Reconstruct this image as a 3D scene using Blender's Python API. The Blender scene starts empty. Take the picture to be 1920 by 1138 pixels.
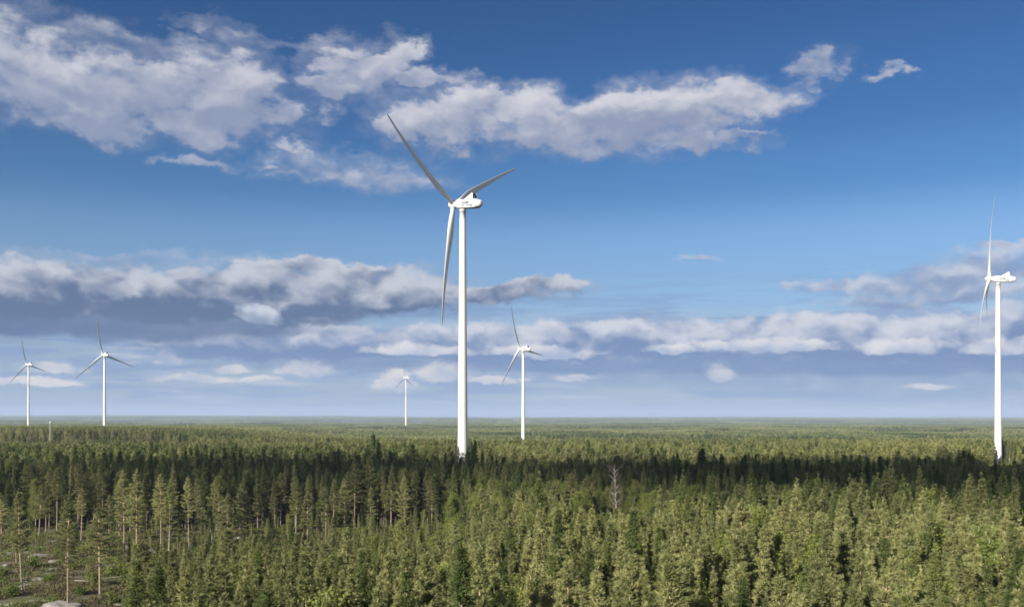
import bpy, bmesh, math, random
import numpy as np
from mathutils import Vector, Matrix, noise as mnoise

scene = bpy.context.scene
COL = scene.collection
rad = math.radians
FPX = 1800.0          # focal length in pixels of the 1920 wide photograph
CAM_H = 31.0          # the camera stands 31 m above the forest floor

# ------------------------------------------------------------------ camera
cam_data = bpy.data.cameras.new('camera')
cam = bpy.data.objects.new('camera', cam_data)
COL.objects.link(cam)
cam.location = (0, 0, CAM_H)
cam.rotation_euler = (rad(90), 0, 0)
cam_data.sensor_width = 36.0
cam_data.lens = FPX / 1920 * 36.0
cam_data.shift_y = 214 / 1920
cam_data.clip_start = 1.0
cam_data.clip_end = 80000.0
scene.camera = cam

# ------------------------------------------------------------------ sun
SUN_EL = rad(24)
SUN_AZ = rad(220)      # clockwise from +Y: behind the camera, to its left
sun_dir = Vector((math.sin(SUN_AZ) * math.cos(SUN_EL), math.cos(SUN_AZ) * math.cos(SUN_EL), math.sin(SUN_EL)))
sd = bpy.data.lights.new('sun', 'SUN')
sd.energy = 5.0
sd.angle = rad(0.53)
sd.color = (1.0, 0.92, 0.78)
sun = bpy.data.objects.new('sun', sd)
COL.objects.link(sun)
sun.rotation_euler = (-sun_dir).to_track_quat('-Z', 'Y').to_euler()

# ------------------------------------------------------------------ colour management, sampling
scene.view_settings.view_transform = 'Standard'
scene.view_settings.look = 'None'
EXPOSURE = 1.35         # the photograph is exposed for the forest
scene.view_settings.exposure = EXPOSURE
scene.view_settings.gamma = 1.0
scene.view_settings.use_curve_mapping = False
scene.render.engine = 'CYCLES'
cy = scene.cycles
cy.use_denoising = True
cy.use_adaptive_sampling = True
cy.adaptive_threshold = 0.01
cy.max_bounces = 6
cy.diffuse_bounces = 4
cy.glossy_bounces = 2
cy.transmission_bounces = 3
cy.volume_bounces = 0
cy.transparent_max_bounces = 6
cy.sample_clamp_indirect = 6.0
cy.filter_width = 1.7

# ------------------------------------------------------------------ sky
world = bpy.data.worlds.new('World')
scene.world = world
world.use_nodes = True
SKY_STRENGTH = 0.05

class Nodes:
    """small helper to write node maths as code"""
    def __init__(self, tree):
        self.t = tree
    def new(self, kind, **kw):
        n = self.t.nodes.new(kind)
        for k, v in kw.items():
            setattr(n, k, v)
        return n
    def put(self, sock, v):
        if isinstance(v, bpy.types.NodeSocket):
            self.t.links.new(v, sock)
        elif v is not None:
            sock.default_value = v
    def m(self, op, a, b=None, c=None, clamp=False):
        n = self.t.nodes.new('ShaderNodeMath')
        n.operation = op
        n.use_clamp = clamp
        self.put(n.inputs[0], a)
        if b is not None: self.put(n.inputs[1], b)
        if c is not None: self.put(n.inputs[2], c)
        return n.outputs[0]
    def add(self, a, b): return self.m('ADD', a, b)
    def sub(self, a, b): return self.m('SUBTRACT', a, b)
    def mul(self, a, b): return self.m('MULTIPLY', a, b)
    def mad(self, a, b, c): return self.m('MULTIPLY_ADD', a, b, c)
    def mx(self, a, b): return self.m('MAXIMUM', a, b)
    def mn(self, a, b): return self.m('MINIMUM', a, b)
    def sstep(self, x, lo, hi, olo=0.0, ohi=1.0):
        n = self.t.nodes.new('ShaderNodeMapRange')
        n.interpolation_type = 'SMOOTHSTEP'
        self.put(n.inputs[0], x)
        n.inputs[1].default_value = lo; n.inputs[2].default_value = hi
        n.inputs[3].default_value = olo; n.inputs[4].default_value = ohi
        return n.outputs[0]
    def lin(self, x, lo, hi, olo=0.0, ohi=1.0):
        n = self.t.nodes.new('ShaderNodeMapRange')
        self.put(n.inputs[0], x)
        n.inputs[1].default_value = lo; n.inputs[2].default_value = hi
        n.inputs[3].default_value = olo; n.inputs[4].default_value = ohi
        return n.outputs[0]
    def xyz(self, x, y, z=0.0):
        n = self.t.nodes.new('ShaderNodeCombineXYZ')
        self.put(n.inputs[0], x); self.put(n.inputs[1], y); self.put(n.inputs[2], z)
        return n.outputs[0]
    def mix(self, f, a, b):
        n = self.t.nodes.new('ShaderNodeMix')
        n.data_type = 'RGBA'
        n.clamp_factor = True
        self.put(n.inputs[0], f)
        self.put(n.inputs[6], a); self.put(n.inputs[7], b)
        return n.outputs[2]
    def noise(self, vec, scale, detail=5.0, rough=0.55, dist=0.0, dim='2D', lac=2.0):
        n = self.t.nodes.new('ShaderNodeTexNoise')
        n.noise_dimensions = dim
        self.put(n.inputs['Vector'], vec)
        n.inputs['Scale'].default_value = scale
        n.inputs['Detail'].default_value = detail
        n.inputs['Roughness'].default_value = rough
        n.inputs['Lacunarity'].default_value = lac
        n.inputs['Distortion'].default_value = dist
        return n
    def voro(self, vec, scale, detail=2.0, rough=0.5, dim='2D', feature='SMOOTH_F1', smooth=0.6):
        n = self.t.nodes.new('ShaderNodeTexVoronoi')
        n.voronoi_dimensions = dim
        n.feature = feature
        self.put(n.inputs['Vector'], vec)
        n.inputs['Scale'].default_value = scale
        n.inputs['Detail'].default_value = detail
        n.inputs['Roughness'].default_value = rough
        if feature == 'SMOOTH_F1':
            n.inputs['Smoothness'].default_value = smooth
        return n

def srgb(r, g, b, a=1.0):
    def f(c):
        c /= 255.0
        return c / 12.92 if c <= 0.04045 else ((c + 0.055) / 1.055) ** 2.4
    return (f(r), f(g), f(b), a)

def build_sky():
    nt = world.node_tree
    nt.nodes.clear()
    N = Nodes(nt)
    sky = N.new('ShaderNodeTexSky')
    sky.sky_type = 'NISHITA'
    sky.sun_disc = False
    sky.sun_elevation = SUN_EL
    sky.sun_rotation = SUN_AZ
    sky.altitude = 100.0
    sky.air_density = 1.0
    sky.dust_density = 0.6
    sky.ozone_density = 1.6
    tc = N.new('ShaderNodeTexCoord')
    sep = N.new('ShaderNodeSeparateXYZ')
    nt.links.new(tc.outputs['Generated'], sep.inputs[0])
    X, Y, Z = sep.outputs
    hyp = N.m('SQRT', N.mx(N.add(N.mul(X, X), N.mul(Y, Y)), 1e-6))
    U = N.mul(N.m('ARCTAN2', X, Y), 18.0)        # azimuth; 0.0556 rad to the unit
    V = N.mul(N.m('DIVIDE', Z, hyp), 18.0)       # tangent of the elevation, the same unit
    def uv(px, py):                              # degrees would do as well; the photo gives pixels
        dx = px - 960.0
        return 18 * math.atan2(dx, FPX), 18 * (783.0 - py) / math.hypot(FPX, dx)

    # noise shared by all the clouds: two warps, a billow and its neighbour on the sun's side
    P = N.xyz(U, N.mul(V, 1.6))
    w1 = N.noise(P, 0.55, 6.0, 0.58)
    sw = N.new('ShaderNodeSeparateColor')
    nt.links.new(w1.outputs['Color'], sw.inputs[0])
    wu = N.sub(sw.outputs[0], 0.5)
    wv = N.sub(sw.outputs[1], 0.5)
    w2 = N.noise(P, 2.6, 6.0, 0.6)
    s2 = N.new('ShaderNodeSeparateColor')
    nt.links.new(w2.outputs['Color'], s2.inputs[0])
    fu = N.sub(s2.outputs[0], 0.5)
    fv = N.sub(s2.outputs[1], 0.5)
    fine = N.sub(s2.outputs[2], 0.5)
    near = N.lin(V, 0.2, 5.0, 0.16, 1.0)         # far clouds are smaller, so are their ragged edges
    UW = N.add(U, N.mul(near, N.add(N.mul(wu, 1.7), N.mul(fu, 0.55))))
    VW = N.add(V, N.mul(near, N.add(N.mul(wv, 1.2), N.mul(fv, 0.38))))

    def billow(du, dv):
        qu = N.add(N.add(N.mad(wu, 0.7, U), N.mul(fu, 0.16)), du)
        qv = N.mul(N.add(N.add(N.mad(wv, 0.5, V), N.mul(fv, 0.13)), dv), 1.5)
        q = N.xyz(qu, qv)
        tot = None
        for sc, am in ((0.75, 0.55), (1.7, 0.28), (3.9, 0.12)):
            n = N.noise(q, sc, 0.0).outputs[0]
            t = N.mul(N.m('ABSOLUTE', N.mad(n, 2.0, -1.0)), am)
            tot = t if tot is None else N.add(tot, t)
        return tot                               # 0 in the creases, about 0.5 on the puffs
    b0 = billow(0.0, 0.0)
    b1 = billow(-0.16, 0.26)
    lit = N.sub(b0, b1)                          # >0 where a puff turns to the light
    big0 = N.noise(N.xyz(N.mul(U, 0.8), N.mul(V, 1.7)), 0.9, 3.0, 0.5).outputs[0]

    def field(ells, k=1.0):
        """highest of a list of warped ellipses (px, py, a, b_up, b_down) in photo pixels, and its height in its ellipse"""
        best = hs = ws = None
        for (px, py, a, bu, bd) in ells:
            u0, v0 = uv(px, py)
            a, bu, bd = a / 100.0, bu / 100.0, bd / 100.0
            du = N.m('DIVIDE', N.sub(UW, u0), a)
            dv = N.sub(VW, v0)
            dvs = N.add(N.m('DIVIDE', N.mx(dv, 0.0), bu), N.m('DIVIDE', N.mn(dv, 0.0), bd))
            e = N.sub(1.0, N.add(N.mul(du, du), N.mul(dvs, dvs)))
            w = N.m('POWER', N.mx(N.add(e, 0.9), 0.001), 3.0)
            wh = N.mul(w, dvs)
            best = e if best is None else N.m('SMOOTH_MAX', best, e, 0.25)
            hs = wh if hs is None else N.add(hs, wh)
            ws = w if ws is None else N.add(ws, w)
        return best, N.m('DIVIDE', hs, N.mx(ws, 0.0001))

    def vspan(py0, py1):
        return N.lin(VW, uv(960, py1)[1], uv(960, py0)[1])       # 0 at the base, 1 at the top

    S = 1.0 / (SKY_STRENGTH * 2 ** EXPOSURE)
    def col(r, g, b):
        c = srgb(r, g, b)
        return (c[0] * S, c[1] * S, c[2] * S, 1.0)

    # the sky deepens with height more than the plain model does
    ramp = N.new('ShaderNodeValToRGB')
    ramp.color_ramp.interpolation = 'EASE'
    el = ramp.color_ramp.elements
    el[0].position = 0.0; el[0].color = (0.486, 0.634, 0.832, 1)
    el[1].position = 1.0; el[1].color = (0.154, 0.328, 0.551, 1)
    for p, c in ((0.40, (0.459, 0.634, 0.840, 1)), (0.55, (0.260, 0.475, 0.706, 1)), (0.70, (0.189, 0.389, 0.634, 1))):
        q = el.new(p); q.color = c
    nt.links.new(N.lin(V, 0.0, 8.0), ramp.inputs[0])
    mt = N.new('ShaderNodeMix')
    mt.data_type = 'RGBA'; mt.blend_type = 'MULTIPLY'
    mt.inputs[0].default_value = 1.0
    nt.links.new(sky.outputs[0], mt.inputs[6]); nt.links.new(ramp.outputs[0], mt.inputs[7])
    out = mt.outputs[2]

    def layer(out, ells, thr=(0.0, 0.9), nz=1.0, bz=1.2, dark=(146, 158, 190), light=(208, 210, 220),
              base=None, opac=0.95, lk=0.8, bias=0.45, fk=0.22, bk=0.35, hk=0.22, veil=0.0):
        e, hgt = field(ells)
        d = N.add(e, N.add(N.mul(fine, nz), N.mul(N.sub(b0, 0.24), bz)))
        mask = N.mul(N.sstep(d, thr[0], thr[1]), opac)
        if veil: mask = N.mx(mask, N.mul(N.sstep(d, thr[0] - 0.75, thr[1] - 0.1), veil))
        sh = N.mad(lit, lk, bias)
        sh = N.mad(N.mn(N.mx(hgt, -1.2), 1.2), hk, sh)
        sh = N.mad(fine, fk, sh)
        sh = N.mad(N.sub(big0, 0.5), bk, sh)
        # thick middles pass less light than thin rims
        sh = N.sub(sh, N.mul(N.sstep(d, 0.4, 1.7), 0.12))
        if base is not None:
            sh = N.add(sh, N.lin(VW, uv(960, base[1])[1], uv(960, base[0])[1], -0.38, 0.25))
        c = N.mix(N.sstep(sh, 0.0, 1.0), col(*dark), col(*light))
        return N.mix(mask, out, c)

    # pale haze towards the horizon
    hz = N.m('POWER', N.lin(V, 4.0, 0.0), 1.5)
    out = N.mix(N.mul(hz, 0.92), out, col(156, 173, 200))
    # thin grey blue sheets far off
    st = N.noise(N.xyz(N.mul(U, 0.32), N.mul(V, 4.2)), 1.0, 6.0, 0.62, 0.4).outputs[0]
    stm = N.mul(N.sstep(st, 0.40, 0.60), N.mul(N.sstep(V, 0.05, 0.4), N.sstep(V, 3.0, 1.6)))
    out = N.mix(N.mul(stm, 0.85), out, col(128, 156, 198))
    st2 = N.noise(N.xyz(N.mul(U, 0.4), N.mul(V, 5.0), 4.0), 1.0, 6.0, 0.62, 0.5, dim='3D').outputs[0]
    stm2 = N.mul(N.sstep(st2, 0.52, 0.70), N.mul(N.sstep(V, 0.05, 0.5), N.sstep(V, 2.0, 1.0)))
    out = N.mix(N.mul(stm2, 0.75), out, col(196, 203, 218))

    # grey deck low on the right, shade under the long band
    out = layer(out, [(1500, 700, 640, 26, 30), (700, 660, 420, 26, 22), (1750, 705, 420, 22, 34)], thr=(-0.35, 0.8), nz=0.7, bz=0.5,
                dark=(120, 148, 187), light=(166, 184, 213), lk=0.7, opac=0.85)
    out = layer(out, [(1150, 686, 830, 12, 14), (620, 660, 300, 22, 14), (1600, 690, 500, 14, 16)], thr=(-0.3, 0.9), nz=0.5, bz=0.3, dark=(104, 134, 180), light=(130, 154, 194), lk=0.5, bias=0.3, opac=0.8)
    # small bright heaps near the horizon
    out = layer(out, [(324, 676, 27, 40, 14), (570, 696, 62, 34, 14), (372, 712, 80, 13, 7), (742, 724, 44, 32, 14), (835, 706, 60, 34, 14),
                      (112, 692, 60, 14, 8), (50, 716, 90, 11, 6), (1075, 706, 60, 12, 7), (1352, 706, 32, 22, 12), (930, 714, 80, 11, 6), (480, 714, 50, 11, 5),
                      (430, 692, 34, 12, 7), (1740, 722, 40, 8, 5)],
                thr=(-0.05, 0.75), nz=1.3, bz=1.1, dark=(156, 174, 206), light=(232, 226, 222), lk=1.0, opac=0.92, bias=0.58, veil=0.2)
    # the long band right across the sky
    out = layer(out, [(1180, 640, 330, 44, 40), (1600, 634, 420, 46, 46), (560, 646, 270, 38, 34), (900, 642, 220, 38, 40), (1900, 636, 220, 44, 44)],
                thr=(-0.3, 0.45), nz=0.9, bz=1.0, dark=(112, 137, 180), light=(212, 215, 225), base=(606, 672), lk=1.2, bias=0.46, fk=0.4, veil=0.25)
    out = layer(out, [(790, 664, 130, 18, 8), (1010, 664, 140, 20, 8), (1440, 660, 150, 24, 10), (1700, 652, 110, 26, 10), (1880, 656, 80, 24, 10), (1250, 662, 60, 14, 7)],
                thr=(0.0, 0.9), nz=1.2, bz=1.2, dark=(158, 178, 210), light=(230, 228, 230), lk=1.0, bias=0.6, opac=0.9)
    # grey clouds on the right
    out = layer(out, [(1590, 528, 150, 18, 22), (1740, 530, 190, 40, 30), (1880, 500, 140, 50, 40), (1780, 556, 240, 18, 16), (1890, 450, 60, 8, 8)],
                thr=(-0.1, 1.0), nz=1.1, bz=0.9, dark=(130, 150, 188), light=(200, 206, 220), lk=1.3, bias=0.45, opac=0.9, fk=0.7)
    # dark based deck on the left, a thin veil over it
    out = layer(out, [(230, 478, 170, 11, 10), (480, 490, 120, 9, 8)], thr=(0.0, 1.5), nz=1.5, bz=0.9, dark=(136, 156, 192), light=(190, 198, 216), opac=0.6)
    out = layer(out, [(150, 555, 330, 62, 66), (480, 570, 260, 72, 50), (680, 548, 220, 44, 44), (870, 548, 150, 22, 22), (1000, 534, 110, 10, 12), (0, 560, 200, 60, 60), (600, 506, 180, 16, 16)],
                thr=(-0.25, 0.5), nz=0.9, bz=0.9, dark=(88, 109, 146), light=(200, 204, 214), base=(515, 618), lk=1.2, bias=0.40, fk=0.4, veil=0.3)
    out = layer(out, [(200, 618, 330, 20, 20), (430, 622, 160, 16, 14)], thr=(-0.2, 0.9), nz=0.6, bz=0.4, dark=(90, 114, 156), light=(118, 138, 172), lk=0.5, bias=0.3, opac=0.9)
    out = layer(out, [(478, 596, 64, 30, 16)], thr=(0.0, 0.7), nz=0.9, bz=0.9, dark=(120, 142, 176), light=(205, 212, 224), lk=1.0, bias=0.5)
    # the high heaps
    hi = dict(dark=(146, 157, 184), light=(216, 216, 223), veil=0.34)
    out = layer(out, [(390, 36, 70, 14, 12), (450, 62, 60, 16, 20), (545, 78, 70, 14, 16), (200, 56, 60, 16, 14), (330, 80, 50, 26, 24), (20, 42, 40, 14, 10)],
                thr=(0.0, 1.7), nz=1.5, bz=0.9, opac=0.6, **hi)
    out = layer(out, [(390, 298, 66, 14, 12), (330, 296, 50, 10, 10), (540, 284, 52, 14, 12), (660, 318, 165, 42, 36), (750, 340, 120, 30, 22), (560, 335, 70, 14, 14), (624, 228, 26, 16, 18),
                      (1300, 493, 34, 7, 6), (505, 312, 24, 7, 6)],
                thr=(0.0, 1.3), nz=1.3, bz=1.0, opac=0.8, **hi)
    out = layer(out, [(90, 160, 210, 110, 74), (300, 170, 150, 60, 70), (420, 160, 100, 74, 46), (400, 222, 170, 44, 40), (180, 225, 120, 30, 34), (520, 230, 60, 20, 24), (-120, 150, 140, 100, 70)],
                thr=(-0.28, 0.8), nz=0.9, bz=1.3, base=(60, 290), bias=0.5, opac=0.94, **hi)
    out = layer(out, [(690, 130, 100, 62, 66), (620, 170, 60, 24, 40), (790, 150, 110, 24, 18), (745, 100, 70, 30, 26)],
                thr=(-0.15, 0.75), nz=1.0, bz=1.3, base=(50, 230), bias=0.5, opac=0.92, **hi)
    out = layer(out, [(850, 230, 150, 50, 44), (960, 195, 120, 40, 40), (1020, 250, 100, 50, 40), (760, 240, 70, 30, 26), (1260, 215, 170, 64, 66), (1130, 240, 180, 60, 50), (1390, 186, 100, 36, 34), (1330, 262, 120, 18, 24), (1430, 245, 40, 10, 10)],
                thr=(-0.25, 0.78), nz=0.9, bz=1.3, base=(140, 300), bias=0.52, opac=0.95, **hi)
    out = layer(out, [(1532, 122, 62, 32, 28), (1662, 128, 36, 10, 10)], thr=(0.0, 1.3), nz=1.3, bz=1.0, opac=0.88, **{**hi, 'veil': 0.12})

    # broken cloud goes on overhead and all round, unseen, made denser and brighter to lift the fill
    zz = N.add(N.mx(Z, 0.0), 0.16)
    ov = N.noise(N.xyz(N.m('DIVIDE', X, zz), N.m('DIVIDE', Y, zz)), 0.9, 6.0, 0.58, 0.3)
    om = N.mul(N.sstep(ov.outputs[0], 0.42, 0.58), N.mx(N.sstep(N.m('ABSOLUTE', U), 10.0, 14.0), N.sstep(V, 8.6, 12.0)))
    om = N.mul(om, N.sstep(V, 0.0, 1.5))
    out = N.mix(N.mul(om, 0.93), out, N.mix(N.sstep(ov.outputs[0], 0.5, 0.75), col(240, 239, 240), col(176, 186, 206)))

    bg = N.new('ShaderNodeBackground')
    bg.inputs['Strength'].default_value = SKY_STRENGTH
    nt.links.new(out, bg.inputs['Color'])
    wo = N.new('ShaderNodeOutputWorld')
    nt.links.new(bg.outputs[0], wo.inputs[0])
    world.cycles.sampling_method = 'MANUAL'
    world.cycles.sample_map_resolution = 512

build_sky()

# ================================================================== helpers
RS = np.random.RandomState

def material(name, rough=0.9):
    m = bpy.data.materials.new(name)
    m.use_nodes = True
    nt = m.node_tree
    nt.nodes.clear()
    N = Nodes(nt)
    out = N.new('ShaderNodeOutputMaterial')
    p = N.new('ShaderNodeBsdfPrincipled')
    p.inputs['Roughness'].default_value = rough
    p.inputs['Specular IOR Level'].default_value = 0.25
    nt.links.new(p.outputs[0], out.inputs[0])
    return m, N, p, out

def mesh_np(name, verts, faces, mats, mat_idx=None, smooth=False):
    """verts (n,3) array, faces: list of (m,k) index arrays"""
    me = bpy.data.meshes.new(name)
    verts = np.asarray(verts, np.float32)
    me.vertices.add(len(verts))
    me.vertices.foreach_set('co', verts.ravel())
    loops = np.concatenate([np.asarray(f, np.int32).ravel() for f in faces])
    tot = np.concatenate([np.full(len(f), np.asarray(f).shape[1], np.int32) for f in faces])
    start = np.concatenate([[0], np.cumsum(tot)[:-1]]).astype(np.int32)
    me.loops.add(len(loops))
    me.loops.foreach_set('vertex_index', loops)
    me.polygons.add(len(tot))
    me.polygons.foreach_set('loop_start', start)
    if mat_idx is not None:
        me.polygons.foreach_set('material_index', np.asarray(mat_idx, np.int32))
    for m in (mats if isinstance(mats, (list, tuple)) else [mats]):
        me.materials.append(m)
    me.update(calc_edges=True)
    me.validate()
    if smooth:
        me.polygons.foreach_set('use_smooth', np.ones(len(me.polygons), bool))
    return me

class Build:
    """collects tubes and blades into arrays; each with a material slot"""
    def __init__(self):
        self.v, self.f3, self.f4, self.m3, self.m4, self.n = [], [], [], [], [], 0
    def verts(self, a):
        a = np.asarray(a, np.float32).reshape(-1, 3)
        o = self.n
        self.v.append(a); self.n += len(a)
        return o
    def tris(self, f, m=0):
        f = np.asarray(f, np.int32).reshape(-1, 3)
        self.f3.append(f); self.m3.append(np.full(len(f), m))
    def quads(self, f, m=0):
        f = np.asarray(f, np.int32).reshape(-1, 4)
        self.f4.append(f); self.m4.append(np.full(len(f), m))
    def tube(self, pts, radii, sides=6, m=0, cap=False):
        pts = np.asarray(pts, float)
        n = len(pts)
        rings = []
        for i in range(n):
            t = pts[min(i + 1, n - 1)] - pts[max(i - 1, 0)]
            t /= np.linalg.norm(t) + 1e-9
            a = np.cross(t, (0.0, 0.0, 1.0) if abs(t[2]) < 0.9 else (1.0, 0.0, 0.0))
            a /= np.linalg.norm(a) + 1e-9
            b = np.cross(t, a)
            th = np.arange(sides) * 2 * np.pi / sides
            rings.append(pts[i] + radii[i] * (np.cos(th)[:, None] * a + np.sin(th)[:, None] * b))
        o = self.verts(np.concatenate(rings))
        j = np.arange(sides); k = (j + 1) % sides
        for i in range(n - 1):
            r0, r1 = o + i * sides, o + (i + 1) * sides
            self.quads(np.stack([r0 + j, r0 + k, r1 + k, r1 + j], 1), m)
        if cap:
            c0 = self.verts([pts[0], pts[-1]])
            self.tris(np.stack([np.full(sides, c0), o + k, o + j], 1), m)
            e = o + (n - 1) * sides
            self.tris(np.stack([np.full(sides, c0 + 1), e + j, e + k], 1), m)
    def blades(self, pos, dirs, ln, wd, rng, m=0, face=None):
        """one thin triangle per position, pointing along dirs"""
        n = len(pos)
        d = dirs / (np.linalg.norm(dirs, axis=1, keepdims=True) + 1e-9)
        r = rng.normal(size=(n, 3))
        if face is not None: r = face + r * 0.55      # sprays spread their flat side up and outward
        w = np.cross(d, r); w /= np.linalg.norm(w, axis=1, keepdims=True) + 1e-9
        ln = np.broadcast_to(ln, (n,))[:, None]; wd = np.broadcast_to(wd, (n,))[:, None]
        a = pos - w * wd * 0.5
        b = pos + w * wd * 0.5
        c = pos + d * ln
        o = self.verts(np.stack([a, b, c], 1).reshape(-1, 3))
        i = o + np.arange(n) * 3
        self.tris(np.stack([i, i + 1, i + 2], 1), m)
    def mesh(self, name, mats, smooth=False):
        faces, mi = [], []
        if self.f3:
            faces.append(np.concatenate(self.f3)); mi.append(np.concatenate(self.m3))
        if self.f4:
            faces.append(np.concatenate(self.f4)); mi.append(np.concatenate(self.m4))
        return mesh_np(name, np.concatenate(self.v), faces, mats, np.concatenate(mi), smooth)

def link(name, data, parent=None, loc=None):
    o = bpy.data.objects.new(name, data)
    COL.objects.link(o)
    if parent is not None: o.parent = parent
    if loc is not None: o.location = loc
    return o

def tag(o, label=None, cat=None, group=None, kind=None):
    if label: o['label'] = label
    if cat: o['category'] = cat
    if group: o['group'] = group
    if kind: o['kind'] = kind
    return o

# value noise on numpy arrays, for the terrain and for where things grow
_perm = RS(7).rand(256, 256)
def vnoise(x, y):
    xi = np.floor(x).astype(int); yi = np.floor(y).astype(int)
    fx = x - xi; fy = y - yi
    fx = fx * fx * (3 - 2 * fx); fy = fy * fy * (3 - 2 * fy)
    g = lambda a, b: _perm[a & 255, b & 255]
    return (g(xi, yi) * (1 - fx) + g(xi + 1, yi) * fx) * (1 - fy) + (g(xi, yi + 1) * (1 - fx) + g(xi + 1, yi + 1) * fx) * fy
def fbm(x, y, oct=4):
    t, a, s = 0, 0.5, 0
    for i in range(oct):
        t = t + a * vnoise(x * 2 ** i + 17.3 * i, y * 2 ** i + 9.1 * i); s += a; a *= 0.5
    return t / s
def ss(x, lo, hi):
    t = np.clip((x - lo) / (hi - lo), 0, 1)
    return t * t * (3 - 2 * t)

def ground_z(x, y):
    """height of the forest floor; gentle near the camera, low hills far off"""
    x = np.asarray(x, float); y = np.asarray(y, float)
    D = np.hypot(x, y)
    a = x / np.maximum(y, 1.0)
    z = (fbm(x / 26 + 3, y / 26, 3) - 0.5) * 2.2 * ss(D, 90, 160)
    z = z - 15 * ss(y, 480, 1250) * ss(a, -0.32, -0.12)
    z = z + 4.0 * ss(y, 610, 760) * ss(a, -0.26, -0.40) * ss(y, 1300, 830)
    z = z - 12 * ss(y, 1400, 2300) * ss(a, -0.16, -0.36)
    z = z + (fbm(x / 900 + 11, y / 900 + 5, 4) - 0.5) * 18 * ss(D, 900, 3000)
    z = z + (fbm(x / 3800 + 2, y / 2600 + 8, 4) - 0.42) * 95 * ss(D, 3500, 12000)
    z = z + (16 + 34 * ss(a, 0.0, -0.3) + 34 * (fbm(a * 11 + 4, D / 5000 + 2.5, 4) - 0.5)) * ss(D, 9000, 17000)
    return z

# ================================================================== materials
def leaf_material(name, a, b, c, translucent=0.36):
    """a: darkest tone of the needles, b: usual tone, c: young growth; differs from tree to tree and clump to clump"""
    m = bpy.data.materials.new(name)
    m.use_nodes = True
    nt = m.node_tree
    nt.nodes.clear()
    N = Nodes(nt)
    out = N.new('ShaderNodeOutputMaterial')
    oi = N.new('ShaderNodeObjectInfo')
    geo = N.new('ShaderNodeNewGeometry')
    tc = N.new('ShaderNodeTexCoord')
    patch = N.noise(oi.outputs['Location'], 0.011, 3.0, 0.5, dim='3D').outputs[0]
    local = N.noise(tc.outputs['Object'], 0.9, 2.0, 0.5, dim='3D').outputs[0]
    t = N.add(N.mad(oi.outputs['Random'], 0.85, -0.14), N.mul(N.sub(patch, 0.5), 1.7))
    t = N.add(t, N.mul(N.sub(local, 0.5), 0.9))
    t = N.add(t, N.mul(N.sub(geo.outputs['Random Per Island'], 0.5), 0.35))
    ramp = N.new('ShaderNodeValToRGB')
    e = ramp.color_ramp.elements
    e[0].position = 0.0; e[0].color = (*a, 1)
    e[1].position = 0.9; e[1].color = (*c, 1)
    q = e.new(0.4); q.color = (*b, 1)
    nt.links.new(t, ramp.inputs[0])
    d = N.new('ShaderNodeBsdfDiffuse')
    tr = N.new('ShaderNodeBsdfTranslucent')
    nt.links.new(ramp.outputs[0], d.inputs[0]); nt.links.new(ramp.outputs[0], tr.inputs[0])
    mx = N.new('ShaderNodeMixShader')
    mx.inputs[0].default_value = translucent
    nt.links.new(d.outputs[0], mx.inputs[1]); nt.links.new(tr.outputs[0], mx.inputs[2])
    nt.links.new(mx.outputs[0], out.inputs[0])
    return m

PINE_LEAF = leaf_material('pine_needles', (0.138, 0.152, 0.064), (0.206, 0.218, 0.091), (0.290, 0.290, 0.128), 0.42)
SPRUCE_LEAF = leaf_material('spruce_needles', (0.072, 0.096, 0.034), (0.108, 0.136, 0.048), (0.185, 0.202, 0.070), 0.42)
BIRCH_LEAF = leaf_material('birch_leaves', (0.135, 0.165, 0.046), (0.175, 0.205, 0.060), (0.220, 0.230, 0.076), 0.45)
SHRUB_LEAF = leaf_material('shrub_leaves', (0.085, 0.115, 0.030), (0.125, 0.158, 0.042), (0.170, 0.185, 0.055), 0.4)
DRY_TWIG = leaf_material('dry_twigs', (0.16, 0.13, 0.10), (0.22, 0.19, 0.15), (0.28, 0.24, 0.20), 0.0)
HEATHER = leaf_material('heather_sprigs', (0.070, 0.058, 0.034), (0.095, 0.084, 0.044), (0.098, 0.110, 0.040), 0.15)

def bark(name, low, high, z0, z1, spots=None):
    """bark whose colour changes up the stem, as a Scots pine's does"""
    m, N, p, out = material(name, 0.9)
    tc = N.new('ShaderNodeTexCoord')
    s = N.new('ShaderNodeSeparateXYZ')
    N.t.links.new(tc.outputs['Object'], s.inputs[0])
    n = N.noise(tc.outputs['Object'], 2.2, 4.0, 0.6, dim='3D').outputs[0]
    t = N.add(N.lin(s.outputs[2], z0, z1), N.mul(N.sub(n, 0.5), 0.7))
    c = N.mix(t, (*low, 1), (*high, 1))
    g = N.noise(N.xyz(N.mul(s.outputs[0], 9.0), N.mul(s.outputs[1], 9.0), N.mul(s.outputs[2], 1.6)), 2.0, 4.0, 0.65, dim='3D').outputs[0]
    dark = tuple(q * 0.4 for q in low)
    c = N.mix(N.sstep(g, 0.52, 0.7, 0, 0.7), c, (*dark, 1))
    if spots:
        b = N.noise(N.xyz(N.mul(s.outputs[0], 1.2), N.mul(s.outputs[1], 1.2), N.mul(s.outputs[2], 3.4)), 2.4, 3.0, 0.5, dim='3D').outputs[0]
        c = N.mix(N.sstep(b, 0.56, 0.62), c, (*spots, 1))
    N.t.links.new(c, p.inputs['Base Color'])
    return m
PINE_BARK = bark('pine_bark', (0.18, 0.15, 0.125), (0.35, 0.245, 0.17), 2.0, 8.0)
SPRUCE_BARK = bark('spruce_bark', (0.15, 0.125, 0.10), (0.20, 0.16, 0.125), 0.0, 12.0)
BIRCH_BARK = bark('birch_bark', (0.28, 0.27, 0.255), (0.36, 0.35, 0.33), 0.5, 4.0, (0.09, 0.08, 0.07))

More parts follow.
